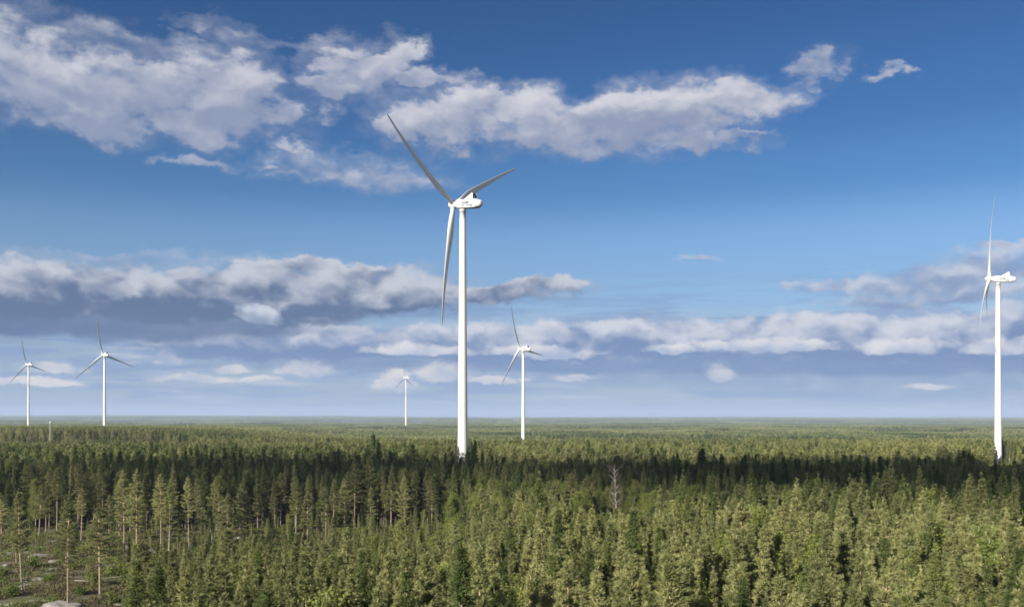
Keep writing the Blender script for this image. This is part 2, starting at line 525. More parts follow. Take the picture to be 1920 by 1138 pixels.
# ================================================================== trees
def trunk_path(rng, h, lean=0.02, bend=0.012, n=9):
    z = np.linspace(0, h, n)
    a = rng.rand() * 6.28
    b = rng.rand() * 6.28
    x = np.cos(a) * lean * z + np.cos(b) * bend * h * np.sin(z / h * 3.1) * rng.rand()
    y = np.sin(a) * lean * z + np.sin(b) * bend * h * np.sin(z / h * 3.1) * rng.rand()
    return np.stack([x, y, z], 1)

def at_height(path, z):
    return np.array([np.interp(z, path[:, 2], path[:, 0]), np.interp(z, path[:, 2], path[:, 1]), z])

def make_trunk(rng, path, r0, h, stubs_from=None, stubs_to=None, sides=6, stub_n=16):
    B = Build()
    z = path[:, 2] / h
    B.tube(path, r0 * (1 - 0.88 * z ** 0.9) * (1 + 0.5 * np.exp(-z * 40)), sides, 0)
    if stubs_from is not None:                      # dead branches below the crown
        for i in range(stub_n):
            q = rng.uniform(stubs_from, stubs_to)
            p = at_height(path, q)
            a = rng.rand() * 6.28
            L = rng.uniform(0.4, 1.5)
            e = p + L * np.array([math.cos(a), math.sin(a), rng.uniform(-0.35, 0.15)])
            B.tube([p, e], [0.022, 0.006], 3, 0)
    return B

def conifer(seed, kind, h, crown0, spread, lod=0):
    """kind pine: tiers of flat needle pads on spreading boughs; spruce: drooping boughs in a spire. Returns trunk and crown builders."""
    rng = RS(seed)
    kind0 = kind
    kind = 'spruce' if kind == 'spruce' else 'pine'
    path = trunk_path(rng, h, 0.018 if kind == 'pine' else 0.006)
    r0 = h * (0.0095 if kind == 'pine' else 0.009)
    zc = h * crown0
    if lod == 0:
        T = make_trunk(rng, path, r0, h, max(zc * 0.35, 0.8), zc, 7, 18)
    else:
        T = make_trunk(rng, path, r0, h, sides=4 if lod == 1 else 3)
    C = Build()
    step = {0: 0.60, 1: 0.66, 2: 1.3}[lod] * (1.0 if kind == 'pine' else 0.85)
    z = zc
    pos, drs, fcs = [], [], []
    lop = rng.rand() * 6.28                         # a crown is fuller on one side
    while z < h - 0.15:
        t = (z - zc) / (h - zc)
        if kind == 'pine':
            if kind0 == 'young':
                prof = (1 - t) ** 1.15 * (0.72 + 0.28 * min(1, t * 5))
                elev = 0.05 + 0.75 * t ** 1.6
            else:
                prof = min(1.0, (0.62 + 0.5 * math.sin(min(t * 2.2, 1.0) * 1.57)) * (1 - t) ** 0.66)
                elev = 0.0 + 0.72 * t ** 1.5
            nb = rng.randint(4, 7)
        else:
            prof = (1 - t) ** 0.95 * (0.75 + 0.25 * min(1, t * 6))
            nb = rng.randint(4, 7)
            elev = -0.32 + 0.75 * t ** 2
        if lod == 2: nb = 4
        a0 = rng.rand() * 6.28
        for k in range(nb):
            if rng.rand() < (0.16 if kind == 'pine' else 0.06): continue
            a = a0 + k * 6.28 / nb + rng.normal() * 0.3
            L = spread * prof * rng.uniform(0.62, 1.18) * (1 + 0.22 * math.cos(a - lop)) + 0.06
            e = elev + rng.normal() * 0.13
            zz = z + rng.uniform(-0.1, 0.1)
            p0 = at_height(path, min(zz, h * 0.995))
            out = np.array([math.cos(a), math.sin(a), 0.0]); side = np.array([-math.sin(a), math.cos(a), 0.0])
            up = np.array([0, 0, 1.0])
            curve = 0.16 if kind == 'pine' else 0.22
            def along(s):
                return p0 + out * (L * s * math.cos(e)) + up * (L * s * math.sin(e) + curve * L * s * s)
            if lod == 0:
                B0, B1, B2 = along(0), along(0.5), along(0.95)
                C.tube([B0, B1, B2], [0.03 + 0.010 * L, 0.02 + 0.004 * L, 0.006], 3, 1)
            nt_ = {0: int(6 + 9 * L), 1: int(3 + 2.6 * L), 2: 3}[lod]
            s = rng.rand(nt_) ** 0.65 * (0.78 if kind == 'pine' else 0.9) + (0.24 if kind == 'pine' else 0.12)
            lat = rng.normal(size=nt_) * 0.24 * L * np.clip(s, 0.2, 1) * (1.2 - 0.5 * s)
            P = np.array([along(q) for q in s]) + side * lat[:, None]
            P[:, 2] += rng.normal(size=nt_) * 0.05 + (0.05 if kind == 'pine' else -0.06) - (0 if kind == 'pine' else 0.12) * np.abs(lat)
            Dv = out * 0.75 + side * (lat / (L * 0.5 + 0.1))[:, None] * 0.9 + up * (0.40 if kind == 'pine' else 0.05)
            pos.append(P); drs.append(np.broadcast_to(Dv, P.shape)); fcs.append(np.broadcast_to(out * 0.75 + up * 0.75, P.shape))
        z += step * rng.uniform(0.75, 1.3) * (1 - 0.35 * t)
    # leader
    n = {0: 6, 1: 4, 2: 3}[lod]
    P = np.array([at_height(path, min(q, h)) + np.array([0, 0, max(q - h, 0)]) for q in np.linspace(h - 0.9, h + 0.45, n)]) + rng.normal(size=(n, 3)) * 0.02
    pos.append(P); drs.append(np.broadcast_to(np.array([0, 0, 1.0]), P.shape) + rng.normal(size=(n, 3)) * 0.35); fcs.append(rng.normal(size=(n, 3)) * np.array([1, 1, 0.2]))
    P = np.concatenate(pos); Fc = np.concatenate(fcs); Dd = np.concatenate(drs)
    rep, ln, wd, sp = {0: (11, 0.25, 0.08, 0.11), 1: (4, 0.52, 0.24, 0.18), 2: (3, 1.3, 0.6, 0.35)}[lod]
    if kind == 'spruce':
        ln *= 0.95; wd *= 0.95
    P = np.repeat(P, rep, 0); Dd = np.repeat(Dd, rep, 0); Fc = np.repeat(Fc, rep, 0)
    n = len(P)
    P = P + rng.normal(size=(n, 3)) * sp * np.array([1, 1, 0.45]) * np.clip((h + 0.5 - P[:, 2:3]) / 2.2, 0.25, 1.0)
    Dd = Dd / (np.linalg.norm(Dd, axis=1, keepdims=True) + 1e-9) + rng.normal(size=(n, 3)) * 0.55
    C.blades(P, Dd, ln * rng.uniform(0.7, 1.3, n), wd * rng.uniform(0.7, 1.3, n), rng, 0, Fc)
    return T, C

def broadleaf(seed, h, crown0, spread, lod=0, leaf=True):
    """birch: a slender white stem with ascending limbs and hanging sprays"""
    rng = RS(seed)
    path = trunk_path(rng, h, 0.02, 0.02)
    T = Build()
    z = path[:, 2] / h
    T.tube(path, h * 0.0085 * (1 - 0.9 * z) * (1 + 0.4 * np.exp(-z * 40)), 6 if lod == 0 else 4, 0)
    C = Build()
    pos = []
    nb = {0: 40, 1: 16, 2: 7}[lod] if leaf else 24
    for i in range(nb):
        q = crown0 + (0.97 - crown0) * (i + rng.rand()) / nb
        t = (q - crown0) / (1 - crown0)
        a = i * 2.4 + rng.normal() * 0.4
        L = spread * ((math.sin(math.pi * min(1.0, 0.16 + t * 0.84)) * 0.95 + 0.14) if leaf else (math.sin(min(1.0, t * 1.5 + 0.25) * 2.4) * 0.8 + 0.25)) * (rng.uniform(0.55, 1.3) if leaf else rng.uniform(0.3, 1.35))
        e = rng.uniform(0.55, 1.0)
        p0 = at_height(path, q * h)
        out = np.array([math.cos(a), math.sin(a), 0])
        pts = [p0 + out * L * s * math.cos(e) + np.array([0, 0, L * s * math.sin(e) - (0.25 if leaf else 0.1) * L * s * s]) for s in (0, 0.4, 0.75, 1.0)]
        if lod < 2: T.tube(pts, [0.026, 0.018, 0.011, 0.005] if leaf else [0.07, 0.05, 0.03, 0.012], 4, 0)
        if not leaf:
            for k in range(16):                      # bare twigs, in their dozens
                s = rng.uniform(0.3, 1.0)
                b = p0 + out * L * s * math.cos(e) + np.array([0, 0, L * s * math.sin(e) - 0.1 * L * s * s])
                d = out * 0.5 + np.array([0, 0, 0.8]) + rng.normal(size=3) * 0.5
                C.tube([b, b + d * rng.uniform(0.4, 1.1)], [0.018, 0.007], 3, 0)
        m = {0: 30, 1: 10, 2: 4}[lod]
        s = rng.uniform(0.25, 1.1, m)
        P = p0 + out * (L * s * math.cos(e))[:, None]
        P[:, 2] += L * s * math.sin(e) - 0.25 * L * s * s
        P += rng.normal(size=(m, 3)) * np.array([0.38, 0.38, 0.32]) * (0.4 + 0.25 * L)
        pos.append(P)
    if leaf:
        P = np.concatenate(pos)
        rep, ln, wd, sp = {0: (7, 0.20, 0.15, 0.2), 1: (3, 0.55, 0.42, 0.3), 2: (2, 1.4, 1.1, 0.4)}[lod]
        P = np.repeat(P, rep, 0); n = len(P)
        P = P + rng.normal(size=(n, 3)) * sp
        C.blades(P, rng.normal(size=(n, 3)) + np.array([0, 0, -0.5]), ln * rng.uniform(0.6, 1.3, n), wd * rng.uniform(0.6, 1.3, n), rng, 0)
    return T, C

LEAF = {'pine': PINE_LEAF, 'young': PINE_LEAF, 'spruce': SPRUCE_LEAF, 'birch': BIRCH_LEAF}
BARKS = {'pine': PINE_BARK, 'young': PINE_BARK, 'spruce': SPRUCE_BARK, 'birch': BIRCH_BARK}
UNIT_H = {'pine': 17.0, 'young': 14.0, 'spruce': 16.0, 'birch': 14.0}
def grow(kind, seed, lod):
    rng = RS(seed + 900)
    h = UNIT_H[kind]
    if kind == 'pine':
        return conifer(seed, 'pine', h, rng.uniform(0.36, 0.55), rng.uniform(1.9, 2.5), lod)
    if kind == 'young':
        return conifer(seed, 'young', h, rng.uniform(0.20, 0.40), rng.uniform(1.3, 1.7), lod)
    if kind == 'spruce':
        return conifer(seed, 'spruce', h, rng.uniform(0.04, 0.14), rng.uniform(1.35, 1.75), lod)
    return broadleaf(seed, h, rng.uniform(0.2, 0.32), rng.uniform(1.7, 2.3), lod)

COUNT = {'pine': 8, 'young': 9, 'spruce': 6, 'birch': 5}
PROTO = {}                     # (kind, i) -> (trunk mesh, crown mesh)
for kind, cnt in COUNT.items():
    for i in range(cnt):
        T, C = grow(kind, 100 * len(kind) + 17 * i + 5, 0)
        PROTO[(kind, i)] = (T.mesh('trunk', [BARKS[kind]], True), C.mesh('crown', [LEAF[kind], BARKS[kind]]))

# joined trees for the forest beyond: three levels of detail, kept outside the scene's collection
bank = bpy.data.collections.new('forest_trees')
BANK = {}
def bank_add(key, me):
    o = bpy.data.objects.new('forest_tree_%03d' % len(BANK), me)
    bank.objects.link(o)
    BANK[key] = len(BANK)
def joined(T, C, kind):
    B = Build()
    for src, off in ((T, 1), (C, 0)):
        o = B.n
        for a in src.v: B.verts(a)
        for f, m in zip(src.f3, src.m3): B.f3.append(f + o); B.m3.append(np.where(m == 0, off, 1) if off == 0 else np.full(len(f), 1))
        for f, m in zip(src.f4, src.m4): B.f4.append(f + o); B.m4.append(np.where(m == 0, off, 1) if off == 0 else np.full(len(f), 1))
    return B
for lod in (0, 1, 2):
    for kind, cnt in COUNT.items():
        for i in range(cnt if lod == 0 else (6 if lod == 1 else 4)):
            T, C = grow(kind, 100 * len(kind) + 17 * i + 5, lod)
            bank_add((lod, kind, i), joined(T, C, kind).mesh('forest_tree', [LEAF[kind], BARKS[kind]]))
# far woodland: tiles of small spires
TILE = 240.0
for i in range(3):
    rng = RS(50 + i)
    n = 1500
    B = Build()
    P = np.stack([rng.uniform(-TILE / 2, TILE / 2, n), rng.uniform(-TILE / 2, TILE / 2, n), np.zeros(n)], 1)
    hh = rng.normal(15, 2.2, n); rr = rng.uniform(2.0, 3.4, n)
    for k in range(n):
        a = rng.rand() * 6.28 + np.arange(4) * 1.571
        low = P[k] + np.stack([np.cos(a) * rr[k], np.sin(a) * rr[k], np.full(4, hh[k] * 0.3)], 1)
        o = B.verts(np.concatenate([low, [P[k] + (rng.normal() * 0.4, rng.normal() * 0.4, hh[k])]]))
        B.tris([[o + j, o + (j + 1) % 4, o + 4] for j in range(4)], 0 if rng.rand() < 0.6 else 1)
    bank_add(('tile', i), B.mesh('forest_tile', [PINE_LEAF, SPRUCE_LEAF]))

def scatter(name, pts, idx, rot, scl, collection):
    """one object whose geometry nodes set a member of the collection on every point"""
    me = bpy.data.meshes.new(name)
    me.vertices.add(len(pts))
    me.vertices.foreach_set('co', np.asarray(pts, np.float32).ravel())
    at = me.attributes.new('which', 'INT', 'POINT'); at.data.foreach_set('value', np.asarray(idx, np.int32))
    at = me.attributes.new('turn', 'FLOAT_VECTOR', 'POINT'); at.data.foreach_set('vector', np.asarray(rot, np.float32).ravel())
    at = me.attributes.new('size', 'FLOAT_VECTOR', 'POINT'); at.data.foreach_set('vector', np.asarray(scl, np.float32).ravel())
    o = link(name, me)
    ng = bpy.data.node_groups.new(name + '_nodes', 'GeometryNodeTree')
    ng.interface.new_socket('Geometry', in_out='INPUT', socket_type='NodeSocketGeometry')
    ng.interface.new_socket('Geometry', in_out='OUTPUT', socket_type='NodeSocketGeometry')
    gi = ng.nodes.new('NodeGroupInput'); go = ng.nodes.new('NodeGroupOutput')
    iop = ng.nodes.new('GeometryNodeInstanceOnPoints')
    ci = ng.nodes.new('GeometryNodeCollectionInfo')
    ci.inputs['Collection'].default_value = collection
    ci.inputs['Separate Children'].default_value = True
    ci.inputs['Reset Children'].default_value = True
    def attr(n, t):
        a = ng.nodes.new('GeometryNodeInputNamedAttribute')
        a.data_type = t
        a.inputs['Name'].default_value = n
        return a.outputs['Attribute']
    L = ng.links.new
    L(gi.outputs[0], iop.inputs['Points'])
    L(ci.outputs[0], iop.inputs['Instance'])
    iop.inputs['Pick Instance'].default_value = True
    L(attr('which', 'INT'), iop.inputs['Instance Index'])
    L(attr('turn', 'FLOAT_VECTOR'), iop.inputs['Rotation'])
    L(attr('size', 'FLOAT_VECTOR'), iop.inputs['Scale'])
    L(iop.outputs[0], go.inputs[0])
    md = o.modifiers.new('scatter', 'NODES')
    md.node_group = ng
    return o

# ================================================================== ground
def ground_material():
    m, N, p, out = material('forest_floor', 0.95)
    geo = N.new('ShaderNodeNewGeometry')
    P = geo.outputs['Position']
    n1 = N.noise(P, 0.09, 5.0, 0.6, dim='3D').outputs[0]
    n2 = N.noise(P, 0.55, 6.0, 0.65, dim='3D').outputs[0]
    n3 = N.noise(P, 3.5, 4.0, 0.6, dim='3D').outputs[0]
    c = N.mix(N.sstep(n2, 0.38, 0.62), (0.052, 0.042, 0.026, 1), (0.095, 0.078, 0.046, 1))
    c = N.mix(N.sstep(N.add(n1, N.mul(N.sub(n3, 0.5), 0.3)), 0.42, 0.54, 0, 0.85), c, (0.060, 0.070, 0.026, 1))
    rock = N.sstep(N.add(N.mul(n1, 0.6), N.mul(n2, 0.5)), 0.605, 0.65)
    rc = N.mix(n3, (0.16, 0.15, 0.14, 1), (0.34, 0.31, 0.29, 1))
    c = N.mix(N.mul(rock, 0.85), c, rc)
    N.t.links.new(c, p.inputs['Base Color'])
    b = N.new('ShaderNodeBump')
    b.inputs['Strength'].default_value = 0.6; b.inputs['Distance'].default_value = 0.4
    N.t.links.new(N.add(n2, N.mul(n3, 0.4)), b.inputs['Height'])
    N.t.links.new(b.outputs[0], p.inputs['Normal'])
    return m
rings = np.concatenate([np.arange(0, 20, 10), np.arange(20, 420, 5.0), 420 * 1.045 ** np.arange(0, 95)])
rings = rings[rings < 26000]
na = 360
th = np.arange(na) * 2 * np.pi / na
# more spokes towards the view
th = th + 0.35 * np.sin(th) * 0 
gx = rings[:, None] * np.sin(th)[None]; gy = rings[:, None] * np.cos(th)[None]
gz = ground_z(gx, gy)
gv = np.stack([gx, gy, gz], -1).reshape(-1, 3)
i, j = np.meshgrid(np.arange(len(rings) - 1), np.arange(na), indexing='ij')
q = np.stack([i * na + j, i * na + (j + 1) % na, (i + 1) * na + (j + 1) % na, (i + 1) * na + j], -1).reshape(-1, 4)
ground = link('ground', mesh_np('ground', gv, [q[:, ::-1]], ground_material(), None, True))
tag(ground, 'forest floor of brown heather and grey rock spreading to the low hills', 'ground', kind='structure')

# ================================================================== wind turbines
def white_paint():
    m, N, p, out = material('white_turbine_paint', 0.45)
    tc = N.new('ShaderNodeTexCoord')
    n = N.noise(tc.outputs['Object'], 0.25, 4.0, 0.6, dim='3D').outputs[0]
    c = N.mix(n, (0.42, 0.425, 0.43, 1), (0.49, 0.49, 0.485, 1))
    N.t.links.new(c, p.inputs['Base Color'])
    return m
WHITE = white_paint()
def plain(name, rgb, rough=0.6):
    m, N, p, out = material(name, rough)
    tc = N.new('ShaderNodeTexCoord')
    n = N.noise(tc.outputs['Object'], 1.5, 3.0, 0.6, dim='3D').outputs[0]
    N.t.links.new(N.mix(n, tuple(c * 0.85 for c in rgb) + (1,), tuple(c * 1.12 for c in rgb) + (1,)), p.inputs['Base Color'])
    return m
GRILL = plain('dark_radiator', (0.055, 0.055, 0.06), 0.7)
SEAL = plain('dark_seal', (0.05, 0.055, 0.065), 0.7)
LETTER = plain('letter_ink', (0.035, 0.045, 0.09), 0.6)
GLASSY = plain('beacon_housing', (0.28, 0.30, 0.32), 0.4)

def tower_mesh(h):
    B = Build()
    zs = np.array([0, 0.12, 0.3, 10, 25, 45, 70, 95, h - 6, h - 1.2, h - 1.19, h])
    zs = np.where(zs > h, h, zs)
    r = 2.75 - (2.75 - 1.62) * np.clip(zs / h, 0, 1) ** 0.9
    r[:3] = (3.1, 3.1, 2.76)
    r[-2:] = 1.75
    B.tube(np.stack([zs * 0, zs * 0, zs], 1), r, 32, 0)
    return B.mesh('tower', [WHITE], True)

def flange_mesh(r):
    B = Build()
    B.tube([[0, 0, -0.09], [0, 0, 0.09]], [r + 0.035, r + 0.035], 32, 0)
    return B.mesh('flange', [WHITE], True)

def hull_mesh():
    """nacelle body along local X: the rotor end at +3.4, the round tail at -12.2"""
    B = Build()
    # x, half width, bottom, top, corner
    st = [(3.5, 1.75, -1.75, 1.75, 1.7), (3.0, 2.05, -2.0, 2.0, 1.5), (1.0, 2.15, -2.2, 2.15, 0.5), (-4.0, 2.15, -2.2, 2.2, 0.4), (-9.6, 2.15, -2.1, 2.2, 0.4),
          (-9.7, 1.95, -1.9, 2.0, 1.0), (-10.9, 1.88, -1.8, 1.9, 1.5), (-11.7, 1.6, -1.5, 1.65, 1.4), (-12.1, 1.1, -1.0, 1.2, 1.0), (-12.25, 0.05, 0.0, 0.1, 0.04)]
    K = 6
    rings = []
    for x, w, b, t, c in st:
        c = min(c, w, (t - b) / 2)
        ring = []
        for cx_, cz_, a0 in ((w - c, t - c, 0), (-w + c, t - c, 90), (-w + c, b + c, 180), (w - c, b + c, 270)):
            for k in range(K):
                a = rad(a0 + 90 * k / (K - 1))
                ring.append((x, cx_ + c * math.cos(a), cz_ + c * math.sin(a)))
        rings.append(ring)
    n = 4 * K
    o = B.verts(np.array(rings).reshape(-1, 3))
    j = np.arange(n); k = (j + 1) % n
    for r in range(len(st) - 1):
        B.quads(np.stack([o + r * n + j, o + r * n + k, o + (r + 1) * n + k, o + (r + 1) * n + j], 1))
    c0 = B.verts([(3.5, 0, 0)])
    B.tris(np.stack([np.full(n, c0), o + k, o + j], 1))
    return B.mesh('nacelle', [WHITE], False)

def prism_xz(profile, y0, y1, name, mat):
    """profile in local X, Z, pulled from y0 to y1"""
    bm = bmesh.new()
    a = [bm.verts.new((x, y0, z)) for x, z in profile]
    b = [bm.verts.new((x, y1, z)) for x, z in profile]
    n = len(profile)
    bm.faces.new(a); bm.faces.new(b[::-1])
    for i in range(n):
        bm.faces.new((a[i], b[i], b[(i + 1) % n], a[(i + 1) % n]))
    bmesh.ops.recalc_face_normals(bm, faces=bm.faces)
    bmesh.ops.bevel(bm, geom=list(bm.edges), offset=0.05, segments=1, affect='EDGES')
    me = bpy.data.meshes.new(name)
    bm.to_mesh(me); bm.free()
    me.materials.append(mat)
    return me

def box_mesh(name, lo, hi, mat, bevel=0.03):
    bm = bmesh.new()
    bmesh.ops.create_cube(bm, size=1.0)
    lo, hi = Vector(lo), Vector(hi)
    for v in bm.verts:
        v.co = Vector([(lo[i] + hi[i]) / 2 + v.co[i] * (hi[i] - lo[i]) for i in range(3)])
    if bevel: bmesh.ops.bevel(bm, geom=list(bm.edges), offset=bevel, segments=1, affect='EDGES')
    me = bpy.data.meshes.new(name)
    bm.to_mesh(me); bm.free()
    me.materials.append(mat)
    return me

def lathe_x(profile, name, mat, sides=28):
    """profile of (x, radius) turned about local X"""
    B = Build()
    th = np.arange(sides) * 2 * np.pi / sides
    o = B.verts(np.concatenate([np.stack([np.full(sides, x), r * np.cos(th), r * np.sin(th)], 1) for x, r in profile]))
    j = np.arange(sides); k = (j + 1) % sides
    for i in range(len(profile) - 1):
        B.quads(np.stack([o + i * sides + j, o + i * sides + k, o + (i + 1) * sides + k, o + (i + 1) * sides + j], 1))
    return B.mesh(name, [mat], True)

R_ROTOR = 64.0
def blade_mesh():
    """a blade along local Z from the hub; X is up wind, Y runs with the chord"""
    B = Build()
    rr = np.array([1.2, 2.2, 4, 7, 10, 13, 16, 22, 30, 38, 46, 53, 58, 61.5, 63.3, 64.0])
    chord = np.array([2.5, 2.5, 2.5, 3.0, 3.7, 4.15, 4.1, 3.6, 2.95, 2.4, 1.9, 1.5, 1.2, 0.9, 0.55, 0.12])
    thick = np.array([1.0, 1.0, 0.98, 0.70, 0.48, 0.37, 0.32, 0.27, 0.23, 0.20, 0.18, 0.18, 0.18, 0.18, 0.18, 0.2])
    twist = np.radians(np.array([20, 20, 19, 17, 14.5, 12, 10, 7.5, 5, 3, 1.5, 0.3, -0.5, -1, -1, -1]))
    sweep = np.array([0, 0, 0, 0.05, 0.15, 0.28, 0.35, 0.35, 0.3, 0.2, 0.1, 0, -0.1, -0.15, -0.2, -0.25])
    bend = 1.9 * np.sin(np.clip(rr / R_ROTOR, 0, 1) * 2.55) + 0.0      # loaded: bowed up wind, the tip blown back
    n = 20
    th = np.arange(n) * 2 * np.pi / n
    rings = []
    for r, c, t, tw, sw, bd in zip(rr, chord, thick, twist, sweep, bend):
        y = np.cos(th) * 0.5
        foil = np.sin(th) * 0.5 * t * np.where(t > 0.9, 1.0, (1 - 0.55 * np.clip(y + 0.1, 0, 1) / 0.6))
        y = (y * c) + sw * 1.6 * (t < 0.9)
        x = foil * c
        xx = x * math.cos(tw) - y * math.sin(tw) + bd
        yy = x * math.sin(tw) + y * math.cos(tw)
        rings.append(np.stack([xx, yy, np.full(n, r)], 1))
    o = B.verts(np.concatenate(rings))
    j = np.arange(n); k = (j + 1) % n
    for i in range(len(rr) - 1):
        B.quads(np.stack([o + i * n + j, o + i * n + k, o + (i + 1) * n + k, o + (i + 1) * n + j], 1))
    c1 = B.verts([rings[-1].mean(0)])
    e = o + (len(rr) - 1) * n
    B.tris(np.stack([np.full(n, c1), e + j, e + k], 1))
    return B.mesh('blade', [WHITE], True)

def text_mesh(body, size, mat, extrude=0.02):
    cu = bpy.data.curves.new('lettering', 'FONT')
    cu.body = body
    cu.size = size
    cu.align_x = 'LEFT'; cu.align_y = 'CENTER'
    cu.extrude = extrude
    cu.offset = 0.11
    cu.space_character = 1.02
    tmp = bpy.data.objects.new('lettering', cu)
    COL.objects.link(tmp)
    dg = bpy.context.evaluated_depsgraph_get()
    dg.update()
    me = bpy.data.meshes.new_from_object(tmp.evaluated_get(dg))
    bpy.data.objects.remove(tmp)
    me.materials.clear(); me.materials.append(mat)
    for v in me.vertices: v.co.x *= 0.86
    return me

HULL = hull_mesh()
COOLER = prism_xz([(-2.0, 2.12), (-6.7, 5.3), (-7.1, 5.3), (-7.1, 5.16), (-6.95, 5.16), (-6.95, 2.3), (-7.1, 2.3), (-7.1, 2.12)], -1.9, 1.9, 'cooler', WHITE)
COOLER_SIDE = prism_xz([(-6.9, 2.12), (-6.9, 5.3), (-7.3, 5.3), (-7.6, 2.12)], -0.1, 0.1, 'cooler_side', WHITE)
RADIATOR = box_mesh('radiator', (-7.06, -1.78, 2.35), (-6.97, 1.78, 5.1), GRILL, 0)
SLAT = box_mesh('slat', (-7.14, -1.78, -0.05), (-7.03, 1.78, 0.05), plain('slat_grey', (0.17, 0.17, 0.17)), 0)
HUB = lathe_x([(-1.55, 1.7), (-1.5, 1.95), (0.6, 2.0), (1.5, 1.85), (2.4, 1.4), (2.9, 0.85), (3.12, 0.35), (3.16, 0.01)], 'hub', WHITE)
COLLAR = lathe_x([(-0.95, 1.75), (0.3, 1.75)], 'collar', WHITE)
YAW = None
BLADE = blade_mesh()
ROOT = Build(); ROOT.tube([[0, 0, 1.0], [0, 0, 2.0]], [1.42, 1.38], 24, 0); ROOT = ROOT.mesh('blade_root', [WHITE], True)
LINE1 = text_mesh('SUOMEN', 1.32, LETTER)
LINE2 = text_mesh('HYÖTYTUULI', 1.32, LETTER)
SEAM_A = box_mesh('seam', (-5.2, -0.01, -0.03), (0.2, 0.01, 0.03), SEAL, 0)
YAWB = Build(); YAWB.tube([[0, 0, 0], [0, 0, 0.7]], [1.62, 1.78], 28, 0); YAWB = YAWB.mesh('yaw_bearing', [SEAL], True)
BEACON = Build(); BEACON.tube([[0, 0, 0], [0, 0, 0.5], [0, 0, 0.52], [0, 0, 0.95]], [0.05, 0.05, 0.16, 0.12], 10, 0, True); BEACON = BEACON.mesh('beacon', [GLASSY])

OVERHANG = 6.0
def turbine(label, px, py, D, yaw_deg, phase_deg, detailed):
    """hub seen at photo pixel (px, py), D metres ahead; the rotor faces yaw"""
    yaw, ph, tilt = rad(yaw_deg), rad(phase_deg), rad(5)
    hx, hz = (px - 960) / FPX * D, CAM_H + (783 - py) / FPX * D
    ax = Vector((math.sin(yaw) * math.cos(tilt), math.cos(yaw) * math.cos(tilt), math.sin(tilt)))
    tx, ty = hx - ax.x * OVERHANG, D - ax.y * OVERHANG
    zg = float(ground_z(tx, ty)) - 0.3
    top = hz - ax.z * OVERHANG - 2.75
    root = link('wind_turbine', None, loc=(tx, ty, zg))
    root.empty_display_size = 5
    tag(root, label, 'wind turbine', 'wind turbines standing in the forest')
    h = top - zg
    tw = link('tower', tower_mesh(h), root)
    if detailed:
        for f in (0.27, 0.52, 0.76):
            fl = link('flange', flange_mesh(2.75 - 1.13 * f ** 0.9), tw, (0, 0, h * f))
    # local frame of the nacelle: X to the rotor, Z up
    xa = ax
    ya = Vector((0, 0, 1)).cross(xa).normalized()
    za = xa.cross(ya)
    M = Matrix((xa, ya, za)).transposed().to_4x4()
    nac = link('nacelle', HULL, root)
    nac.matrix_local = Matrix.Translation((0, 0, hz - ax.z * OVERHANG - zg)) @ M
    link('yaw_bearing', YAWB, tw, (0, 0, h))
    link('cooler', COOLER, nac)
    link('radiator', RADIATOR, nac)
    for s in (-1, 1):
        link('cooler_side', COOLER_SIDE, nac, (0, 1.9 * s, 0))
    if detailed:
        for i in range(8):
            link('slat', SLAT, nac, (0, 0, 2.5 + 0.31 * i))
        for s in (-1.4, 1.4):
            link('beacon', BEACON, nac, (-8.3, s, 2.15))
    for side in (1, -1):
        for me, z in ((LINE1, 0.3), (LINE2, -1.1)):
            t = link('lettering', me, nac)
            if side > 0:      # on +Y, read from that side: words run towards the tail
                t.matrix_local = Matrix.Translation((-0.9, 2.155, z)) @ Matrix(((-1, 0, 0), (0, 0, 1), (0, 1, 0))).to_4x4()
            else:
                t.matrix_local = Matrix.Translation((-8.2, -2.155, z)) @ Matrix(((1, 0, 0), (0, 0, -1), (0, 1, 0))).to_4x4()
    if detailed:
        sm = link('seam', SEAM_A, nac, (-0.7, 2.16, 1.0))
    hub = link('hub', HUB, root)
    HM = Matrix.Translation(Vector((0, 0, hz - ax.z * OVERHANG - zg)) + ax * OVERHANG) @ M
    hub.matrix_local = HM
    link('collar', COLLAR, hub, (-1.75, 0, 0))
    for k in range(3):
        a = ph + k * 2 * math.pi / 3
        # the fit measured the angle from up towards the right of someone looking along the axis
        Rm = Matrix.Rotation(a, 4, Vector((1, 0, 0)))
        b = link('blade', BLADE, root)
        b.matrix_local = HM @ Rm
        rt = link('blade_root', ROOT, b)
    return tx, ty, zg

TURBINES = [
    ('tallest white wind turbine, in the middle, a shaded blade pointing up left', 850.5, 384, 502, -56, 301, True),
    ('white wind turbine by the right edge, its rotor seen edge on', 1855.0, 523, 738, -62, 350, True),
    ('mid distance white wind turbine just right of the tallest one with a dark drooping blade', 974.3, 654, 1325, -56, 335, True),
    ('smallest and farthest white wind turbine left of the tallest tower', 758.3, 708, 3042, -65, 352, False),
    ('larger of the two white wind turbines at the left with wide spread lower blades', 192.6, 665, 1683, -53, 347, True),
    ('smaller white wind turbine at the far left edge of the forest', 49.6, 683, 2201, -71, 343, False),
]
FOOT = [turbine(*t) for t in TURBINES]

# ================================================================== single trees
def px_to_ground(px, py):
    """where the line of sight through a photo pixel meets the forest floor"""
    D = 31.0 * FPX / (py - 783.0)
    for _ in range(8):
        X = (px - 960) / FPX * D
        D = (CAM_H - float(ground_z(X, D))) * FPX / (py - 783.0)
    return (px - 960) / FPX * D, D

